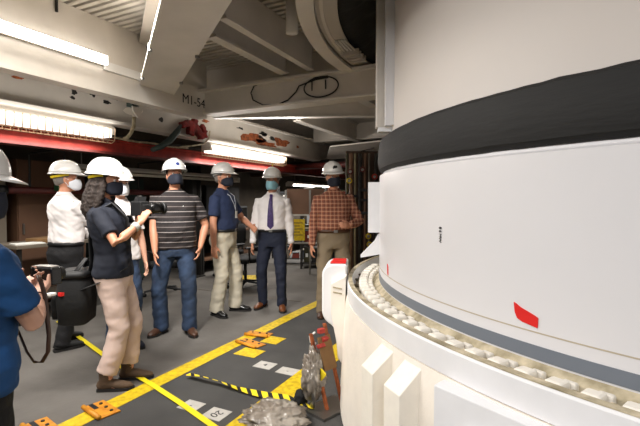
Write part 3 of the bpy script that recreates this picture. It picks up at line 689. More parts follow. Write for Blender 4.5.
# benches with equipment behind the people in the middle
bench(-5.9, 7.6, 2.6, .7, .80, 'long desk with electronics behind the two polo shirt men', 'brown_cab')
bench(-6.1, 11.0, 1.8, .7, .85, 'far desk below the lit fixture behind the tie man', 'dark_metal')
random.seed(5)
cols = ['junk_a', 'junk_b', 'junk_c', 'junk_d', 'teal', 'plate_grey', 'olive', 'black']
items = [('grey monitor with dark screen on the long desk, left one', -5.95, 6.6, .55, .38), ('grey monitor with dark screen on the long desk, middle one', -5.95, 7.3, .5, .36), ('grey monitor with dark screen on the long desk, right one', -5.95, 8.1, .5, .36)]
for lab, x, y_, wd, ht in items:
    m_ = empty('monitor', (x, y_, .8005), .3, lab, 'monitor'); obj('stand', boxb(NB(), (-.09, -.1, 0), (.09, .1, .015)), 'black', m_); obj('neck', boxb(NB(), (-.02, -.03, .015), (.02, .03, .14)), 'black', m_)
    obj('casing', boxb(NB(), (-.02, -wd / 2, .12), (.03, wd / 2, .12 + ht)), 'junk_b', m_, bevel=.006); obj('screen', boxb(NB(), (.0305, -wd / 2 + .03, .15), (.034, wd / 2 - .03, .09 + ht)), 'black_gloss', m_)
def shelf_unit(c, w_, d_, h_, lv, rz_, label, m='dark_metal', tagc=''):
    s = empty('shelf_unit', c, rz_, label, 'shelves')
    for sx in (-1, 1):
        for sy in (-1, 1): obj('post', boxb(NB(), (sx * w_ / 2 - .02, sy * d_ / 2 - .02, 0), (sx * w_ / 2 + .02, sy * d_ / 2 + .02, h_)), m, s)
    zs = [h_ * (i + .3) / lv for i in range(lv)]
    for z in zs: obj('shelf', boxb(NB(), (-w_ / 2, -d_ / 2, z - .02), (w_ / 2, d_ / 2, z)), m, s)
    Mx = Matrix.Translation(c) @ Matrix.Rotation(rz_, 4, 'Z'); k = 0
    nm = {'junk_a': 'dull brown', 'junk_b': 'slate grey', 'junk_c': 'rusty red', 'junk_d': 'khaki', 'teal': 'dark green', 'plate_grey': 'pale grey', 'olive': 'olive', 'black': 'black'}
    pos = ['at its left end', 'second from its left', 'third from its left', 'fourth from its left', 'at its right end']
    for li, z in enumerate(zs):
        x = -w_ / 2 + .05; j = 0
        while x < w_ / 2 - .16 and j < 5:
            bw = random.uniform(.12, .26); bh = random.uniform(.10, min(.3, h_ / lv - .1)); mm_ = random.choice(cols)
            if x + bw > w_ / 2 - .03: break
            q = Mx @ Vector((x + bw / 2, 0, z + .0005))
            e = empty('storage_bin', q, rz_, f'{nm[mm_]} bin {pos[j]}, {["bottom","second","third","top","fifth"][li]} shelf of {tagc}', 'bin', 'bins on ' + tagc)
            b = NB(); hw = bw / 2; prism(b, [(-hw, -.12, 0), (-hw + .01, -.12, bh), (hw - .01, -.12, bh), (hw, -.12, 0)], (0, .24, 0)); obj('body', b, mm_, e)
            obj('lid', box(NB(), (0, 0, bh + .008), (bw + .01, .26, .016)), random.choice(cols), e)
            if j % 2 == 0: obj('bin_label', box(NB(), (0, -.121, bh * .5), (bw * .4, .003, bh * .25)), 'paper', e)
            x += bw + random.uniform(.02, .08); j += 1; k += 1
    return s
shelf_unit(Vector((-4.3, 8.6, 0)), 1.7, .35, 1.75, 4, R(26), 'tall dark shelf unit with mixed bins between navy polo man and tie man', 'dark_metal', 'unit behind office chair')
q = D(262, 199, 9.6); 
shelf_unit(Vector((D(330, 199, 9.0).x, D(330, 199, 9.0).y, 0)), 1.2, .35, 1.7, 4, R(26), 'dark shelf unit with bins seen between tie man and plaid shirt man', 'dark_metal', 'unit behind plaid shirt man')
# framed dark board, yellow sign and rails between tie man and plaid man
def at_depth(px, py, t): return D(px, py, t)
bo = empty('notice_stand', (D(303, 199, 8.2).x, D(303, 199, 8.2).y, 0), R(26), 'metal rail stand holding yellow sign below a dark brown board', 'stand')
S_ = 8.2 / FPX
def lx(px): return (px - 303) * S_
def lz(py): return CAMZ + (199 - py) * S_
obj('board', boxb(NB(), (lx(287), -.01, lz(214)), (lx(325), .01, lz(189))), 'brown_cab', bo)
for py in (215, 243, 228): obj('rail', boxb(NB(), (lx(285), -.045, lz(py) - .015), (lx(326), -.015, lz(py) + .015)), 'plate_grey', bo)
for px in (286, 310, 325): obj('post', boxb(NB(), (lx(px) - .018, -.08, 0), (lx(px) + .018, -.046, lz(190))), 'steel', bo)
sg = obj('sign', boxb(NB(), (lx(289), -.12, lz(240)), (lx(305), -.10, lz(219))), 'yellow', bo)
for k in range(5): obj('print_line', boxb(NB(), (lx(291), -.1215, lz(223 + 3 * k)), (lx(303 - (k % 2) * 3), -.1205, lz(222.2 + 3 * k))), 'brown_wall', sg)
obj('notice', boxb(NB(), (lx(307), -.12, lz(223)), (lx(314), -.105, lz(215))), 'lanyard', bo)
# pipe rack to the right of the plaid man
pr = empty('pipe_rack', (D(362, 199, 6.6).x, D(362, 199, 6.6).y, 0), R(26), 'dark rack of vertical pipes with red and yellow valves beside the stage', 'pipe rack')
S2 = 6.6 / FPX
def qx(px): return (px - 362) * S2
def qz(py): return CAMZ + (199 - py) * S2
obj('back_panel', boxb(NB(), (qx(346), .12, 0.02), (qx(388), .15, 2.2)), 'brown_wall', pr)
for px, r_, m_ in ((347, .02, 'olive'), (351, .03, 'brown_cab'), (355, .018, 'junk_d'), (360, .028, 'dark_metal'), (365, .02, 'brown_cab'), (369, .016, 'junk_a'), (376, .03, 'dark_metal'), (382, .02, 'junk_c')):
    b = NB(); tube(b, [(qx(px), 0, 0.02), (qx(px), 0, 2.15)], r_, 10); obj('pipe', b, m_, pr, True)
for px, py in ((364, 190), (364, 200), (366, 213), (352, 196)): obj('pipe_bracket', boxb(NB(), (qx(px) - .08, -.05, qz(py) - .02), (qx(px) + .08, .06, qz(py) + .02)), 'black', pr)
for px, py, m_ in ((349, 181, 'yellow'), (368, 236, 'yellow'), (369, 244, 'yellow'), (362, 170, 'dark_red'), (374, 177, 'red_paint'), (357, 224, 'dark_red'), (350, 172, 'dark_red')):
    c = Vector((qx(px), -.07, qz(py))); v_ = NB(); tube(v_, [c, c + Vector((0, .06, 0))], .02, 8); v = obj('valve', v_, 'steel', pr); b = NB(); tube(b, [c + Vector((.035 * math.cos(R(a_)), -.01, .035 * math.sin(R(a_)))) for a_ in range(0, 361, 30)], .010, 6); obj('hand_wheel', b, m_, v, True)
obj('base', boxb(NB(), (qx(345), -.1, 0), (qx(389), .16, .02)), 'dark_metal', pr)
# dark pipes under the far ceiling
for i, (yy, zz, m_, lab) in enumerate(((9.0, 2.2, 'dark_red', 'dark red pipe under the far ceiling, nearest one'), (9.6, 2.3, 'dark_metal', 'dark grey duct under the far ceiling'), (10.4, 2.15, 'brown_cab', 'brown pipe under the far ceiling, farthest one'))):
    b = NB(); tube(b, [(-7.3, yy, zz), (1.5, yy - .8, zz)], .07 + .03 * (i == 1), 10); tag(obj('ceiling_pipe', b, m_, None, True), lab, 'pipe')
cr = empty('column', (-5.6, 6.1, 0), 0, 'dark steel column between the striped shirt man and the navy polo man', 'column')
obj('web', boxb(NB(), (-.01, -.1, .02), (.01, .1, 2.06)), 'dark_metal', cr)
for s in (-1, 1): obj('flange', boxb(NB(), (-.1, s * .1 - .01, .02), (.1, s * .1 + .01, 2.06)), 'dark_metal', cr)
obj('base_plate', boxb(NB(), (-.15, -.15, 0), (.15, .15, .02)), 'dark_metal', cr)
# office chairs
def office_chair(x, y, rz_, label):
    c = empty('office_chair', (x, y, 0), rz_, label, 'chair', 'office chairs')
    for k in range(5):
        a_ = 2 * PI * k / 5; d_ = Vector((math.cos(a_), math.sin(a_), 0)); b = NB(); tube(b, [d_ * .03 + Vector((0, 0, .11)), d_ * .29 + Vector((0, 0, .075))], [(.028, .02), (.02, .014)], 8); l = obj('leg', b, 'black', c, True)
        b = NB(); q = d_ * .29 + Vector((0, 0, .03)); t = Vector((-d_.y, d_.x, 0)) * .02; tube(b, [q - t, q + t], .03, 10); obj('castor', b, 'black', l, True)
    b = NB(); tube(b, [(0, 0, .08), (0, 0, .42)], .025, 10); obj('column', b, 'dark_metal', c, True)
    b = NB(); rings(b, [(0, 0, .42, .2, .2), (0, 0, .44, .24, .24), (0, 0, .48, .25, .25), (0, 0, .50, .22, .22)], 20, 3); obj('seat', b, 'black_fabric', c, True)
    b = NB(); rings(b, [(0, -.24, .58, .17, .03), (0, -.25, .66, .21, .04), (0, -.27, .85, .22, .04), (0, -.29, 1.0, .18, .03)], 20, 3); obj('backrest', b, 'black_fabric', c, True)
    b = NB(); tube(b, [(0, -.05, .41), (0, -.27, .43), (0, -.30, .62)], [(.035, .012)] * 3, 8); obj('back_support', b, 'black', c, True)
    for s in (-1, 1): b = NB(); tube(b, [(s * .22, .05, .43), (s * .28, .05, .50), (s * .28, .06, .66), (s * .28, .12, .68), (s * .28, -.12, .68), (s * .28, -.05, .66)], .016, 8); obj('armrest', b, 'black', c, True)
office_chair(-4.15, 5.72, R(150), 'black office chair between navy polo man and tie man')
office_chair(-5.0, 6.4, R(60), 'black office chair behind the striped shirt man, half in shadow')
office_chair(-4.95, 4.75, R(100), 'black office chair behind the woman with the camera, in shadow')
fm = empty('floor_sign', tuple(G(249, 279)), R(30), 'small yellow folded floor marker beside the black office chair', 'sign')
obj('panel', prism(NB(), [(-.14, -.09, 0), (.14, -.09, 0), (.12, -.02, .07), (-.12, -.02, .07)], (0, .01, 0)), 'yellow', fm); obj('panel', prism(NB(), [(-.14, .09, 0), (.14, .09, 0), (.12, .0, .07), (-.12, .0, .07)], (0, -.01, 0)), 'yellow', fm)

# ================================================================== PEOPLE
def V(*a): return Vector(a)
def ik(s, t, l1, l2, pole):
    d = t - s; L = d.length; mx = (l1 + l2) * .998
    if L > mx: t = s + d.normalized() * mx; d = t - s; L = mx
    a = (l1 * l1 - l2 * l2 + L * L) / (2 * L); h = math.sqrt(max(0, l1 * l1 - a * a)); u = d.normalized(); p = Vector(pole) - u * Vector(pole).dot(u)
    return s + u * a + p.normalized() * h, t
TORSO = [(.80, .150, .105, .0), (.86, .168, .120, -.005), (.93, .175, .125, -.008), (1.00, .165, .115, 0), (1.08, .152, .108, .005), (1.18, .158, .112, .008), (1.28, .172, .120, .008), (1.36, .180, .118, .0), (1.41, .172, .105, -.008), (1.445, .142, .09, -.014), (1.475, .105, .075, -.018), (1.50, .075, .064, -.018), (1.52, .062, .06, -.015)]
def interp(tab, z):
    if z <= tab[0][0]: return tab[0][1:]
    for a, b in zip(tab, tab[1:]):
        if z <= b[0]:
            t = (z - a[0]) / (b[0] - a[0]); return tuple(x + (y - x) * t for x, y in zip(a[1:], b[1:]))
    return tab[-1][1:]
class Person: pass
def person(label, loc, rz, H=1.78, build=1.0, belly=0.0, skin='skin', female=False,
           shirt='cloth_white', sleeve='short', tuck=True, pants='pants_navy', shoe='leather_brown', boots=False,
           feet=((-.11, .0, 8), (.11, .0, -8)), lean=0.0, side=0.0, hands=None, poles=None, fingers=None, curl=.35,
           head_yaw=0, head_pitch=0, head_roll=0, hair='hair_dark', hair_style='short', mask='mask_navy', hat=True, flare=0, voxel=.0065, knee_bend=.01,
           collar=True, belt='leather_brown', twist=0, palm=None, strap='strap_grey'):
    k = H / 1.78
    root = empty('person', loc, rz, label, 'person')
    root.scale = (k, k, k)
    P = Person(); P.root = root
    bel = lambda z: belly * math.exp(-((z - 1.10) / .13) ** 2)
    def cen(z): t = max(0, z - .92); return V(side * t, lean * t, 0)
    def sec(z, ex=0, by=0):
        a, b, cy = interp(TORSO, z); 
        if female: a *= (.93 if z > 1.05 else 1.02); b *= 1 + .10 * math.exp(-((z - 1.27) / .06) ** 2)
        if female and 1.0 < z < 1.22: a *= .92
        c = cen(z); bb = bel(z)
        return (c.x, c.y + cy + bb * .55, z, a * build + ex + bb * .35, b * build + ex + bb * .6 + by)
    P.sec = sec
    sw = (.155 if female else .176) * build
    Rt = Matrix.Rotation(twist, 3, 'Z')
    sh = {}; el = {}; wr = {}
    hands = hands or ((-.235, .03, .80), (.235, .03, .80)); poles = poles or ((-.25, -1, 0), (.25, -1, 0))
    for i, s in ((0, -1), (1, 1)):
        c = cen(1.43); sh[i] = V(c.x, c.y, 0) + V(s * sw, -.01, 1.402); el[i], wr[i] = ik(sh[i], V(*hands[i]), .295, .255, poles[i])
    hip = {i: V(s * .088 * build, -.0, .90) for i, s in ((0, -1), (1, 1))}
    an = {}; kn = {}
    for i in (0, 1):
        fx, fy, fa = feet[i]; t = V(fx, fy, .085); fwd = V(math.sin(R(-fa)), math.cos(R(-fa)), 0) if False else V(math.sin(R(fa)) * -1, math.cos(R(fa)), 0)
        kn[i], an[i] = ik(hip[i], t, .415, .415, fwd); an[i] = t
        P.__dict__['fwd%d' % i] = fwd
    # ---- body, one continuous skin
    b = NB(); rings(b, [sec(z) for z in (.865, .93, 1.0, 1.08, 1.18, 1.28, 1.36, 1.42, 1.465, 1.495, 1.52)], 24, 2.2)
    nk = cen(1.5); hc = cen(1.60)
    tube(b, [nk + V(0, -.02, 1.44), nk + V(0, -.015, 1.52), hc + V(0, .0, 1.60)], [.062, .055, .052] if not female else [.052, .046, .046], 14)
    HR = Matrix.Rotation(R(head_yaw), 3, 'Z') @ Matrix.Rotation(R(head_pitch), 3, 'X') @ Matrix.Rotation(R(head_roll), 3, 'Y')
    pv = cen(1.55) + V(0, -.005, 1.56)
    def hd(v): return pv + HR @ (Vector(v) - V(0, 0, 1.56))
    P.hd = hd
    HS = [(1.548, .026, .026, .066), (1.558, .044, .046, .046), (1.585, .058, .074, .024), (1.615, .065, .086, .014), (1.65, .070, .092, .008), (1.69, .074, .098, .002), (1.73, .072, .096, -.002), (1.76, .058, .078, -.004), (1.778, .028, .04, -.004)]
    rs = []
    for z, a, bb, cy in HS: 
        rs.append([b.verts.new(hd((a * math.cos(2 * PI * j / 20), cy + bb * math.sin(2 * PI * j / 20), z))) for j in range(20)])
    for i in range(len(rs) - 1):
        for j in range(20): b.faces.new((rs[i][j], rs[i][(j + 1) % 20], rs[i + 1][(j + 1) % 20], rs[i + 1][j]))
    b.faces.new(rs[0][::-1]); b.faces.new(rs[-1])
    tube(b, [hd((0, .092, 1.682)), hd((0, .108, 1.655)), hd((0, .110, 1.64)), hd((0, .098, 1.632))], [(.008, .008), (.010, .009), (.012, .009), (.010, .008)], 8)     # nose
    tube(b, [hd((-.045, .088, 1.692)), hd((0, .096, 1.694)), hd((.045, .088, 1.692))], .009, 8)      # brow ridge
    tube(b, [hd((-.022, .088, 1.605)), hd((0, .097, 1.606)), hd((.022, .088, 1.605))], .008, 8)      # lips
    for s in (-1, 1): tube(b, [hd((s * .070, -.008, 1.62)), hd((s * .077, -.012, 1.65)), hd((s * .076, -.012, 1.678))], [(.006, .010), (.008, .018), (.006, .014)], 8)   # ears
    wdirs = {}
    for i, s in ((0, -1), (1, 1)):
        f = 1.0 if not female else .86
        f *= .5 + .5 * build
        fd = (wr[i] - el[i]).normalized()
        tube(b, [cen(1.4) + V(s * .10, -.01, 1.405), sh[i], sh[i].lerp(el[i], .45), el[i], el[i].lerp(wr[i], .3), wr[i].lerp(el[i], .12), wr[i] + fd * .01], [.055 * f, .055 * f, .047 * f, .040 * f, .042 * f, .029 * f, (.029 * f, .022 * f)], 14)
        # hand
        hdir = fd
        if fingers and fingers[i]: hdir = V(*fingers[i]).normalized()
        if palm and palm[i]: n = V(*palm[i]); 
        else: n = V(-s, 0, 0)
        n = (n - hdir * n.dot(hdir)).normalized(); sv = n.cross(hdir) * (1 if i == 0 else -1); sv = -sv if False else sv
        # thumb side: forward for hanging hands
        th = hdir.cross(n) * (1 if s > 0 else -1); th = -th if (hdir.z < -.7 and th.y < 0) else th
        W = wr[i]; cu = curl[i] if isinstance(curl, (tuple, list)) else curl
        tube(b, [W - hdir * .01, W + hdir * .03, W + hdir * .07, W + hdir * .092], [(.027 * f, .019 * f), (.037 * f, .017 * f), (.041 * f, .015 * f), (.039 * f, .011 * f)], 12, ref=th)
        for off, ln, bt in ((.029, .072, 1.0), (.010, .080, 1.0), (-.010, .074, 1.05), (-.029, .058, 1.15)):
            q = W + hdir * .086 + th * off * f; a_ = cu * .6; ps = [q - hdir * .02, q]; 
            for sg_, r_ in ((.45, 1), (.32, 1), (.25, 1)):
                q = q + (hdir * math.cos(a_ * bt) + n * math.sin(a_ * bt)) * ln * sg_; ps.append(q); a_ += cu * 1.1
            tube(b, ps, [.0095 * f, .0095 * f, .0088 * f, .008 * f, .006 * f], 8)
        q = W + hdir * .022 + th * .026 * f; d1 = (hdir * .62 + th * .68 + n * .3).normalized(); d2 = (hdir * .9 + th * .25 + n * (.3 + cu * .5)).normalized()
        tube(b, [q - d1 * .01, q + d1 * .03, q + d1 * .03 + d2 * .03, q + d1 * .03 + d2 * .052], [.014 * f, .012 * f, .010 * f, .0075 * f], 8)
        P.__dict__['palm%d' % i] = W + hdir * .07 + n * .02; P.__dict__['wr%d' % i] = W; P.__dict__['el%d' % i] = el[i]; P.__dict__['sh%d' % i] = sh[i]
        wdirs[i] = hdir
    for i in (0, 1):
        f = .5 + .5 * build
        tube(b, [hip[i] + V(0, 0, .04), hip[i], kn[i], kn[i].lerp(an[i], .35), an[i]], [.085 * f, .083 * f, .052 * f, .05 * f, .036 * f], 14)
        fw = P.__dict__['fwd%d' % i]; q = an[i]
        tube(b, [q + V(0, 0, .02), q - V(0, 0, .03), q - V(0, 0, .045) + fw * .06, q - V(0, 0, .06) + fw * .15], [.036, .036, (.038, .028), (.034, .018)], 10)
    body = fuse('body', b, skin, root, voxel, 3)
    # ---- eyes, brows
    for s in (-1, 1):
        e = NB(); bmesh.ops.create_uvsphere(e, u_segments=10, v_segments=8, radius=.0125, matrix=Matrix.Translation(hd((s * .031, .083, 1.672)))); eo = obj('eye', e, 'eye_white', root, True)
        e = NB(); bmesh.ops.create_uvsphere(e, u_segments=8, v_segments=6, radius=.0065, matrix=Matrix.Translation(hd((s * .031, .0915, 1.672)))); obj('iris', e, 'iris', eo, True)
        e = NB(); tube(e, [hd((s * .014, .100, 1.690)), hd((s * .032, .099, 1.695)), hd((s * .050, .085, 1.690))], [(.004, .003), (.005, .003), (.003, .002)], 6); obj('eyebrow', e, hair, root, True)
    # ---- trousers
    b = NB(); top = 1.045
    rings(b, [sec(z, .014) for z in (.815, .86, .93, 1.0, top)], 24, 2.2)
    for i in (0, 1):
        f = .5 + .5 * build; a0 = an[i]; h_ = hip[i]
        up = max(.0, .0)
        cuff = a0 + V(0, -.004, .06 if boots else -.035)
        tube(b, [h_ + V(0, 0, .05), h_ + V(0, 0, -.06), h_.lerp(kn[i], .5), kn[i], kn[i].lerp(a0, .5), cuff], [(.088 * f, .105 * f), (.095 * f, .110 * f), (.088 * f, .096 * f), (.073 * f + flare * .4, .078 * f + flare * .4), (.067 * f + flare * .7, .072 * f + flare * .7), (.063 * f + flare, .072 * f + flare)], 16, ref=(1, 0, 0))
    fuse('trousers', b, pants, root, .010, 4, .009, 7)
    # ---- shirt
    b = NB(); zs = ([1.025, 1.05] if tuck else [.90, .93, .97, 1.0]) + [1.08, 1.13, 1.18, 1.23, 1.28, 1.32, 1.36, 1.40, 1.43]
    rings(b, [sec(z, (.018 if not tuck or z > 1.03 else .010) + (.012 * math.exp(-((z - 1.09) / .05) ** 2) if tuck else .006)) for z in zs] + [sec(1.46, .013), sec(1.48, .010), sec(1.50, .006), sec(1.514, .005)], 28, 2.2)
    for i, s in ((0, -1), (1, 1)):
        f = (1.0 if not female else .88) * (.5 + .5 * build); S, E, W = sh[i], el[i], wr[i]
        if sleeve == 'long': pts = [cen(1.4) + V(s * .10, -.01, 1.40), S, S.lerp(E, .5), E, E.lerp(W, .5), W - (W - E).normalized() * .012]; rr = [.066 * f, .068 * f, .062 * f, .055 * f, .048 * f, .038 * f]
        else: e_ = .72 if sleeve == 'short' else .5; pts = [cen(1.4) + V(s * .10, -.01, 1.40), S, S.lerp(E, e_ * .5), S.lerp(E, e_)]; rr = [.066 * f, .068 * f, .066 * f, .068 * f]
        tube(b, pts, rr, 16)
    shirt_o = fuse('shirt', b, shirt, root, .009, 5, .010 if sleeve == 'long' else .008, 8)
    if collar:
        c = NB(); q = cen(1.5); n_ = 26; ro = []
        for j in range(n_ + 1):
            t = PI / 2 + .20 + (2 * PI - .40) * j / n_; 
            x, y = math.cos(t), math.sin(t); dr = -.035 * max(0, y) ** 2
            ro.append([c.verts.new(q + V(x * r_[0], -.012 + y * r_[0] * 1.02, r_[1] + dr)) for r_ in ((.058, 1.535), (.063, 1.537), (.083, 1.498), (.078, 1.496))])
        for j in range(n_): 
            for m_ in range(4): c.faces.new((ro[j][m_], ro[j][(m_ + 1) % 4], ro[j + 1][(m_ + 1) % 4], ro[j + 1][m_]))
        c.faces.new(ro[0]); c.faces.new(ro[-1][::-1])
        obj('collar', c, shirt, shirt_o, True)
    if sleeve == 'long':
        for i in (0, 1):
            c = NB(); d_ = (wr[i] - el[i]).normalized(); tube(c, [wr[i] - d_ * .055, wr[i] + d_ * .004], [.043, .040], 14); obj('cuff', c, shirt, shirt_o, True)
    if tuck and belt:
        c = NB(); rings(c, [sec(1.01, .024), sec(1.045, .022)], 28, 2.2); bo_ = obj('belt', c, belt, root, True); s1 = sec(1.028, .024)
        obj('buckle', box(NB(), (s1[0], s1[1] + s1[4] + .001, 1.028), (.045, .008, .034)), 'steel', bo_, bevel=.003)
    # ---- shoes
    for i in (0, 1):
        fw = P.__dict__['fwd%d' % i]; sd = V(fw.y, -fw.x, 0); o_ = V(an[i].x, an[i].y, 0); f = .92 if female else 1.0
        def sp(y, z): return o_ + fw * y + V(0, 0, z)
        c = NB(); tube(c, [sp(-.072, .035), sp(-.06, .045), sp(0, .055), sp(.06, .048), sp(.12, .038), sp(.17, .032), sp(.195, .028)], [(.022 * f, .018), (.036 * f, .036), (.040 * f, .044), (.043 * f, .038), (.046 * f, .030), (.037 * f, .022), (.015 * f, .010)], 14, ref=sd)
        hgt = .20 if boots else .11
        tube(c, [sp(-.015, .05), sp(-.012, .09), sp(-.01, hgt)], [(.040, .05), (.044, .050), (.048, .055)], 14, ref=sd)
        so = fuse('boot' if boots else 'shoe', c, shoe, root, .006, 4, .002, 20)
        c = NB(); pr_ = [(-.078, .02), (-.07, .034), (0, .036), (.06, .044), (.12, .047), (.17, .038), (.2, .015)]
        pl = [o_ + fw * y + sd * w_ * f for y, w_ in pr_] + [o_ + fw * y - sd * w_ * f for y, w_ in pr_[::-1]]
        prism(c, pl, (0, 0, .022)); obj('sole', c, 'sole', so, False)
        if not boots:
            for q_ in range(3): c = NB(); y = .05 + .022 * q_; z = .092 - .010 * q_; tube(c, [o_ + fw * y - sd * .018 + V(0, 0, z - .006), o_ + fw * y + V(0, 0, z), o_ + fw * y + sd * .018 + V(0, 0, z - .006)], .003, 5); obj('lace', c, 'sole', so, True)
    # ---- mask
    if mask:
        c = NB(); g = []; nu, nv = 18, 8
        for v in range(nv + 1):
            z = 1.553 + (1.662 - 1.553) * v / nv; row = []
            for u_ in range(nu + 1):
                t = R(-82 + 164 * u_ / nu); tz = abs(math.degrees(t)) / 82
                zz = z if tz < .55 else z + (1.618 - z) * ((tz - .55) / .45) * .62
                aa = .077 + .004 * math.sin(PI * v / nv); bb = .103 + (.012 + .020 * math.sin(PI * (v + 1.2) / (nv + 2.6))) * max(0, math.cos(t)) ** 4
                row.append(c.verts.new(hd((aa * math.sin(t), .008 + bb * math.cos(t) - (.018 if v == 0 else 0), zz))))
            g.append(row)
        for v in range(nv):
            for u_ in range(nu): c.faces.new((g[v][u_], g[v][u_ + 1], g[v + 1][u_ + 1], g[v + 1][u_]))
        mo = obj('face_mask', c, mask, root, True); md = mo.modifiers.new('s', 'SOLIDIFY'); md.thickness = .003
        for s in (-1, 1):
            for z0, z1 in ((1.655, 1.675), (1.59, 1.63)): c = NB(); tube(c, [hd((s * .0765, .02, z0)), hd((s * .079, -.01, z1))], .0022, 5); obj('ear_loop', c, mask, mo, True)
    # ---- hair
    c = NB()
    if hair_style != 'bald':
        rr = []
        for z, a, bb, cy in [(1.60, .03, .03, -.055), (1.62, .062, .068, -.030), (1.66, .077, .088, -.022), (1.70, .080, .094, -.014), (1.74, .079, .097, -.008), (1.77, .062, .08, -.006), (1.792, .03, .04, -.004)]:
            rr.append([c.verts.new(hd((a * math.cos(2 * PI * j / 20), cy + bb * math.sin(2 * PI * j / 20), z))) for j in range(20)])
        for i in range(len(rr) - 1):
            for j in range(20): c.faces.new((rr[i][j], rr[i][(j + 1) % 20], rr[i + 1][(j + 1) % 20], rr[i + 1][j]))
        c.faces.new(rr[0][::-1]); c.faces.new(rr[-1])
    if hair_style == 'long':
        for (x, y, r_) in ((-.06, -.03, .042), (-.03, -.065, .048), (0, -.08, .05), (.03, -.065, .048), (.06, -.03, .042), (-.078, .018, .026), (.078, .018, .026)):
            pts = [hd((x * .9, y * .8, 1.70)), hd((x * 1.15, y * 1.15, 1.62)), hd((x * 1.4, y * 1.3 - .01, 1.52)), hd((x * 1.5, y * 1.2 - .03, 1.42)), hd((x * 1.2, y - .03, 1.35))]
            tube(c, pts, [r_ * .8, r_, r_ * 1.1, r_, r_ * .4], 10)
    if hair_style == 'tied':
        tube(c, [hd((0, -.09, 1.68)), hd((0, -.13, 1.66)), hd((0, -.15, 1.60)), hd((0, -.14, 1.50))], [.03, .036, .03, .012], 10)
    if hair_style != 'bald': fuse('hair', c, hair, root, .006, 3, .006 if hair_style == 'long' else .003, 30)
    # ---- hard hat
    if hat:
        c = NB(); n_ = 36; zb = 1.722; rr = []
        for i in range(11):
            ph = (PI / 2) * i / 10; row = []
            for j in range(n_):
                t = 2 * PI * j / n_; rg_ = math.cos(ph) ** .8 if i < 10 else 0.02
                x = .118 * rg_ * math.cos(t); y = .142 * rg_ * math.sin(t) + .0; z = zb + .124 * math.sin(ph)
                if abs(x) < .022: z += .007 * math.sin(ph)
                row.append(c.verts.new(hd((x, y, z))))
            rr.append(row)
        for i in range(10):
            for j in range(n_): c.faces.new((rr[i][j], rr[i][(j + 1) % n_], rr[i + 1][(j + 1) % n_], rr[i + 1][j]))
        c.faces.new(rr[-1])
        ho = obj('hard_hat', c, 'hat_white', root, True); md = ho.modifiers.new('s', 'SOLIDIFY'); md.thickness = .003
        c = NB(); i_ = []; o2 = []
        for j in range(n_):
            t = 2 * PI * j / n_; s_ = math.sin(t); fr = max(0, s_) ** 2.2
            ex = .012 + .045 * fr; dz = -.010 - .012 * fr
            i_.append((c.verts.new(hd((.117 * math.cos(t), .141 * s_, zb + .004))), c.verts.new(hd((.116 * math.cos(t), .140 * s_, zb - .002)))))
            o2.append((c.verts.new(hd(((.118 + ex * .8) * math.cos(t), (.142 + ex) * s_, zb + dz + .002))), c.verts.new(hd(((.118 + ex * .8) * math.cos(t), (.142 + ex) * s_, zb + dz - .002)))))
        for j in range(n_):
            k2 = (j + 1) % n_; c.faces.new((i_[j][0], i_[k2][0], o2[k2][0], o2[j][0])); c.faces.new((o2[j][0], o2[k2][0], o2[k2][1], o2[j][1])); c.faces.new((o2[j][1], o2[k2][1], i_[k2][1], i_[j][1])); c.faces.new((i_[j][1], i_[k2][1], i_[k2][0], i_[j][0]))
        obj('brim', c, 'hat_white', ho, True)
        c = NB(); pts = [hd((.099 * math.cos(R(a_)), .0 + .124 * math.sin(R(a_)), 1.706 - .026 * max(0, -math.sin(R(a_))))) for a_ in range(170, 371, 10)]
        tube(c, pts, [(.003, .013)] * len(pts), 8); obj('head_strap', c, strap, ho, True)
        P.hat = ho
    return P
def rot_face(phi): return R(26 - phi)      # phi: 0 = facing away from the camera, 90 = facing right, 180 = facing the camera

# striped shirt man
P5 = person('heavy-set man in dark striped polo, jeans and navy mask beside the photographer', (-3.43, 3.46, 0), rot_face(160), 1.82, 1.10, .05, shirt='stripe_shirt', tuck=False, pants='jeans', shoe='leather_brown',
    feet=((-.13, .10, 14), (.15, -.02, -38)), hands=((-.25, .03, .90), (.20, .18, .87)), poles=((-1, -.6, 0), (1, -.6, 0)), head_yaw=14, head_pitch=8, hair='hair_brown', mask='mask_navy', flare=.012, belt=None)
c = NB(); q = P5.hd((0, .132, 1.765)); d_ = (P5.hd((0, 1, 1.765)) - P5.hd((0, 0, 1.765))).normalized(); tube(c, [q, q + d_ * .012], .017, 14); obj('round_emblem', c, 'blue_mark', P5.hat)
s1 = P5.sec(1.34, .02); obj('chest_logo', box(NB(), (-.085, s1[1] + s1[4] - .014, 1.335), (.028, .01, .028), Matrix.Rotation(.35, 3, 'Z')), 'paper', P5.root)
# navy polo man
P6 = person('man in navy polo, khaki trousers and white hard hat standing sideways', (-3.45, 4.30, 0), rot_face(104), 1.84, 1.06, .02, shirt='polo_navy', sleeve='short', pants='pants_khaki', shoe='black_gloss', belt='black',
    feet=((-.15, .08, 10), (.13, -.04, -25)), hands=((-.20, .28, 1.06), (.29, .02, .82)), poles=((-1, -.8, 0), (1, -.9, 0)), head_yaw=-4, head_pitch=0, hair='hair_grey', mask='mask_navy', flare=.012, twist=0)
ln = P6.root; c = NB(); pts = [P6.hd((-.05, -.02, 1.53)), V(-.06, .115, 1.44), V(-.02, .15, 1.34), V(-.0, .162, 1.26)]; tube(c, pts, [(.006, .002)] * 4, 6); tube(c, [P6.hd((.05, -.02, 1.53)), V(.055, .115, 1.44), V(.02, .15, 1.34), V(.0, .162, 1.26)], [(.006, .002)] * 4, 6); lo = obj('lanyard', c, 'lanyard', ln, True)
obj('badge', box(NB(), (0, .168, 1.215), (.055, .004, .085)), 'paper', lo, bevel=.002)
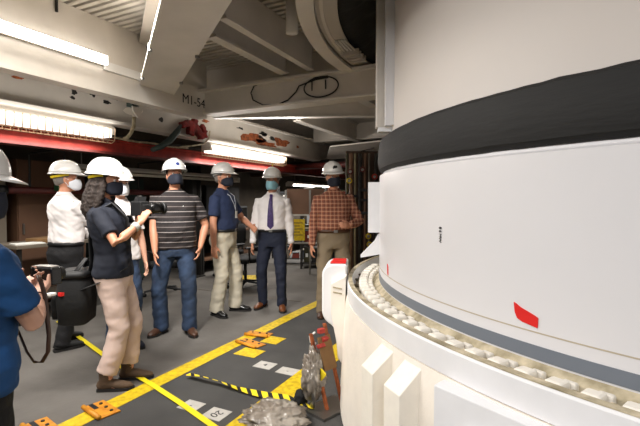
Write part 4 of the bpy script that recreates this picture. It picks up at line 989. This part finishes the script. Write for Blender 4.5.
# tie man
P7 = person('man in white dress shirt, dotted purple tie, navy trousers and pale blue mask', (-3.03, 4.78, 0), rot_face(183), 1.80, 1.0, .012, shirt='cloth_white', sleeve='long', pants='pants_navy', shoe='leather_tan', belt='black',
    feet=((-.13, .06, 12), (.14, -.06, -22)), hands=((-.255, .05, .83), (.255, .05, .83)), poles=((-1, -.6, 0), (1, -.6, 0)), head_yaw=-3, hair='hair_grey', mask='mask_blue')
c = NB(); rsx = []
for z, w_ in ((1.495, .017), (1.47, .021), (1.462, .016), (1.40, .024), (1.30, .032), (1.20, .038), (1.09, .042), (1.05, .002)):
    s1 = P7.sec(min(z, 1.44), .032); y = s1[1] + s1[4] - (0.03 if z > 1.48 else (.012 if z > 1.45 else 0)); rsx.append([c.verts.new((x, yy, z)) for x, yy in ((-w_, y), (0, y + .006), (w_, y), (0, y - .006))])
for i in range(len(rsx) - 1):
    for j in range(4): c.faces.new((rsx[i][j], rsx[i][(j + 1) % 4], rsx[i + 1][(j + 1) % 4], rsx[i + 1][j]))
c.faces.new(rsx[0][::-1]); c.faces.new(rsx[-1]); obj('tie', c, 'tie', P7.root)
c = NB(); q = P7.hd((0, -.02, 1.845)); tube(c, [q, q + V(0, 0, .045)], .006, 6); obj('hat_knob', c, 'strap_yellow', P7.hat)
# plaid man
P8 = person('man in brown plaid shirt and tan trousers looking down behind the stage fairing', (-2.16, 4.80, 0), rot_face(172), 1.84, 1.06, .03, shirt='plaid_shirt', sleeve='long', pants='pants_tan', shoe='leather_brown', belt='leather_brown',
    feet=((-.13, .03, 12), (.14, 0, -12)), lean=.06, hands=((-.14, .26, 1.10), (.27, .10, .86)), poles=((-1, -.9, -.2), (1, -.6, 0)), fingers=((.6, .6, .1), None), palm=((.2, -.8, -.2), None), curl=.5, head_yaw=6, head_pitch=-4, head_roll=6, hair='hair_grey', mask='mask_navy')
c = NB(); q = P8.hd((.005, .131, 1.775)); box(c, q, (.045, .02, .05), (Matrix.Rotation(R(18), 3, 'Z') @ Matrix.Rotation(R(-52), 3, 'X'))); obj('dark_sticker', c, 'black', P8.hat, bevel=.004)
# man with his back turned
P2 = person('man with his back turned in white shirt and black trousers at the left', (-4.10, 2.68, 0), rot_face(30), 1.76, 1.05, .0, shirt='cloth_white', sleeve='long', pants='pants_black', shoe='black', belt='black',
    feet=((-.13, .05, 8), (.12, -.12, -12)), lean=.02, hands=((-.10, .38, 1.05), (.14, .40, 1.00)), poles=((-1, -.3, -1), (1, -.3, -1)), head_yaw=-24, hair='hair_grey', mask='mask_white', strap='strap_yellow')
# woman in white shirt
P4 = person('woman in white shirt, jeans and white mask standing behind the photographer', (-3.55, 2.87, 0), rot_face(128), 1.70, .98, .0, 'skin_pale', True, shirt='cloth_white', sleeve='short', tuck=False, pants='jeans', shoe='mask_navy', belt=None,
    feet=((-.10, .03, 0), (.10, -.02, 0)), hands=((-.24, .06, .80), (.24, .08, .80)), poles=((-1, -.6, 0), (1, -.6, 0)), head_yaw=-8, hair='hair_brown', mask='mask_white')
c = NB(); tube(c, [P4.hd((-.045, -.01, 1.535)), V(-.05, .10, 1.42), V(-.0, .135, 1.25)], [(.006, .002)] * 3, 6); tube(c, [P4.hd((.045, -.01, 1.535)), V(.05, .10, 1.42), V(.0, .135, 1.25)], [(.006, .002)] * 3, 6); lo = obj('lanyard', c, 'black', P4.root, True); obj('badge', box(NB(), (0, .14, 1.21), (.05, .004, .08)), 'paper', lo)
# photographer
P3 = person('woman photographer with long hair, navy polo, pale trousers and brown ankle boots', (-2.87, 2.26, 0), rot_face(80), 1.70, 1.0, .0, 'skin', True, shirt='cloth_navy', sleeve='short', tuck=False, pants='pants_blush', shoe='suede', boots=True, belt=None,
    feet=((-.10, .07, 0), (.10, -.04, 0)), lean=-.10, hands=((-.04, .17, 1.35), (.13, .23, 1.33)), poles=((-1, -.1, -1), (1, -.1, -1.2)), fingers=((.3, .5, .7), (-.25, .4, .8)), palm=((.9, .3, 0), (-.9, .3, 0)), curl=.75,
    head_yaw=-6, head_pitch=-4, hair='hair_brown', hair_style='long', mask='mask_navy', flare=.010, voxel=.0055, strap='strap_yellow')
# blue tee person, nearest
P1 = person('person in blue T-shirt and black trousers at the left edge, holding a phone', (-1.72, .73, 0), rot_face(18), 1.59, 1.18, .02, 'skin_pale', True, shirt='cloth_blue', sleeve='short', tuck=False, pants='pants_black', shoe='black', belt=None, collar=False,
    feet=((-.11, .05, 4), (.12, -.04, -6)), lean=.0, side=.10, hands=((-.10, .30, 1.22), (.05, .30, 1.20)), poles=((-1, -.2, -1), (1, -.35, -1.2)), fingers=((.35, .8, .35), (-.55, .7, .35)), palm=((.4, 0, 1), (-.5, 0, 1)), curl=.8,
    head_yaw=-48, head_pitch=-6, hair='hair_brown', hair_style='tied', mask='mask_navy', voxel=.005)
def wpt(P, v): k = P.root.scale.x; a = P.root.rotation_euler.z; return P.root.location + Matrix.Rotation(a, 3, 'Z') @ (Vector(v) * k)
# ---- held and carried things
ca = empty('photo_camera', wpt(P3, (.03, .205, 1.44)), P3.root.rotation_euler.z + R(42), 'black camera with long lens held up by the woman photographer', 'camera')
ca.scale = (1.08, 1.08, 1.08); obj('body', box(NB(), (0, 0, 0), (.14, .07, .105)), 'black', ca, bevel=.008); obj('viewfinder', prism(NB(), [(-.03, -.03, .052), (.03, -.03, .052), (.02, -.02, .085), (-.02, -.02, .085)], (0, .06, 0)), 'black', ca)
b = NB(); tube(b, [(0, .035, 0), (0, .08, 0), (0, .085, 0), (0, .17, 0)], [.036, .036, .041, .041], 18); le = obj('lens', b, 'black_gloss', ca, True); b = NB(); tube(b, [(0, .17, 0), (0, .19, 0)], [.042, .046], 18); obj('lens_hood', b, 'black', le, True)
obj('screen', box(NB(), (-.01, -.07, -.07), (.08, .01, .055), Matrix.Rotation(R(25), 3, 'X')), 'black_gloss', ca); obj('grip', box(NB(), (.06, .015, -.01), (.03, .07, .09)), 'black_fabric', ca, bevel=.01)
obj('flash_shoe', box(NB(), (0, 0, .09), (.022, .022, .008)), 'steel', ca)
ph = empty('photo_camera', wpt(P1, (-.02, .40, 1.27)), P1.root.rotation_euler.z, 'small dark camera held in both hands by the person in blue', 'camera')
obj('body', box(NB(), (0, 0, 0), (.12, .05, .07)), 'black_gloss', ph, bevel=.006); b = NB(); tube(b, [(0, .02, 0), (0, .07, 0)], .028, 16); obj('lens', b, 'black', ph, True); obj('top_plate', box(NB(), (0, 0, .038), (.10, .04, .006)), 'steel', ph)
b = NB(); e, W = P1.el1, P1.wr1; d_ = (W - e).normalized(); x_, y_ = perp(d_); q = W - d_ * .035; tube(b, [q + (x_ * math.cos(R(a_)) + y_ * math.sin(R(a_))) * .0335 for a_ in range(0, 361, 20)], .0035, 6); obj('bracelet', b, 'leather_brown', P1.root, True)
b = NB(); e, W = P3.el1, P3.wr1; d_ = (W - e).normalized(); q = W - d_ * .05; tube(b, [q - d_ * .018, q + d_ * .018], .036, 16); wb = obj('wristband', b, 'plate_grey', P3.root, True)
# photographer's harness, shoulder bag
b = NB(); tube(b, [wpt(P3, v) for v in ((.15, .13, 1.20), (.12, .13, 1.36), (.105, .02, 1.475), (.10, -.12, 1.40), (.07, -.155, 1.2), (.05, -.155, 1.02), (.07, -.16, .93))], [(.022, .005)] * 7, 8)
cs = tag(obj('carrying_strap', b, 'black', None, True), 'wide black strap over the photographer’s right shoulder'.replace('’s', ''), 'strap')
bg = empty('shoulder_bag', wpt(P3, (.04, -.27, .74)), P3.root.rotation_euler.z, 'bulky black camera bag hanging behind the photographer at hip height', 'bag')
b = NB(); rings(b, [(0, 0, -.19, .10, .08), (0, 0, -.17, .14, .105), (0, 0, .0, .15, .115), (0, 0, .14, .14, .105), (0, 0, .18, .12, .085)], 28, 4); obj('body', b, 'black_fabric', bg, True)
b = NB(); rings(b, [(0, 0, .165, .145, .11), (0, 0, .20, .142, .108), (0, 0, .215, .12, .09)], 28, 4); obj('lid', b, 'black', bg, True)
b = NB(); rings(b, [(.0, -.12, -.14, .09, .03), (0, -.125, -.02, .095, .035), (0, -.12, .03, .09, .02)], 20, 4); obj('front_pocket', b, 'black_fabric', bg, True)
b = NB(); tube(b, [(-.12, 0, .17), (-.1, .04, .26), (.04, .08, .30), (.12, 0, .17)], [(.018, .004)] * 4, 8); obj('handle', b, 'black', bg, True)
b = NB(); tube(b, [wpt(P3, v) for v in ((.14, .16, 1.0), (.16, .0, .90), (.17, -.18, .83), (.17, -.33, .79), (.16, -.45, .80), (.12, -.52, .86))], [(.016, .004)] * 6, 8); ss = tag(obj('waist_strap', b, 'black', None, True), 'slim black waist strap of the bag with white buckle and red tab', 'strap')
q = wpt(P3, (.18, -.40, .80)); obj('buckle', box(NB(), q, (.05, .05, .02)), 'paper', ss, bevel=.004); q = wpt(P3, (.18, -.32, .80)); obj('red_tab', box(NB(), q, (.035, .05, .025)), 'red_mark', ss)
# loop strap hanging from the blue person
b = NB(); base = [(60, 205), (55, 230)]; pts = [D(px, py, 1.62) for px, py in ((12, 318), (20, 335), (27, 352), (34, 362), (42, 362), (48, 352), (49, 335), (47, 315), (45, 296), (41, 282), (38, 275))]
tube(b, pts, [(.009, .003)] * len(pts), 6); tag(obj('camera_strap', b, 'leather_brown', None, True), 'dark looped strap dangling from the camera of the person in blue', 'strap')
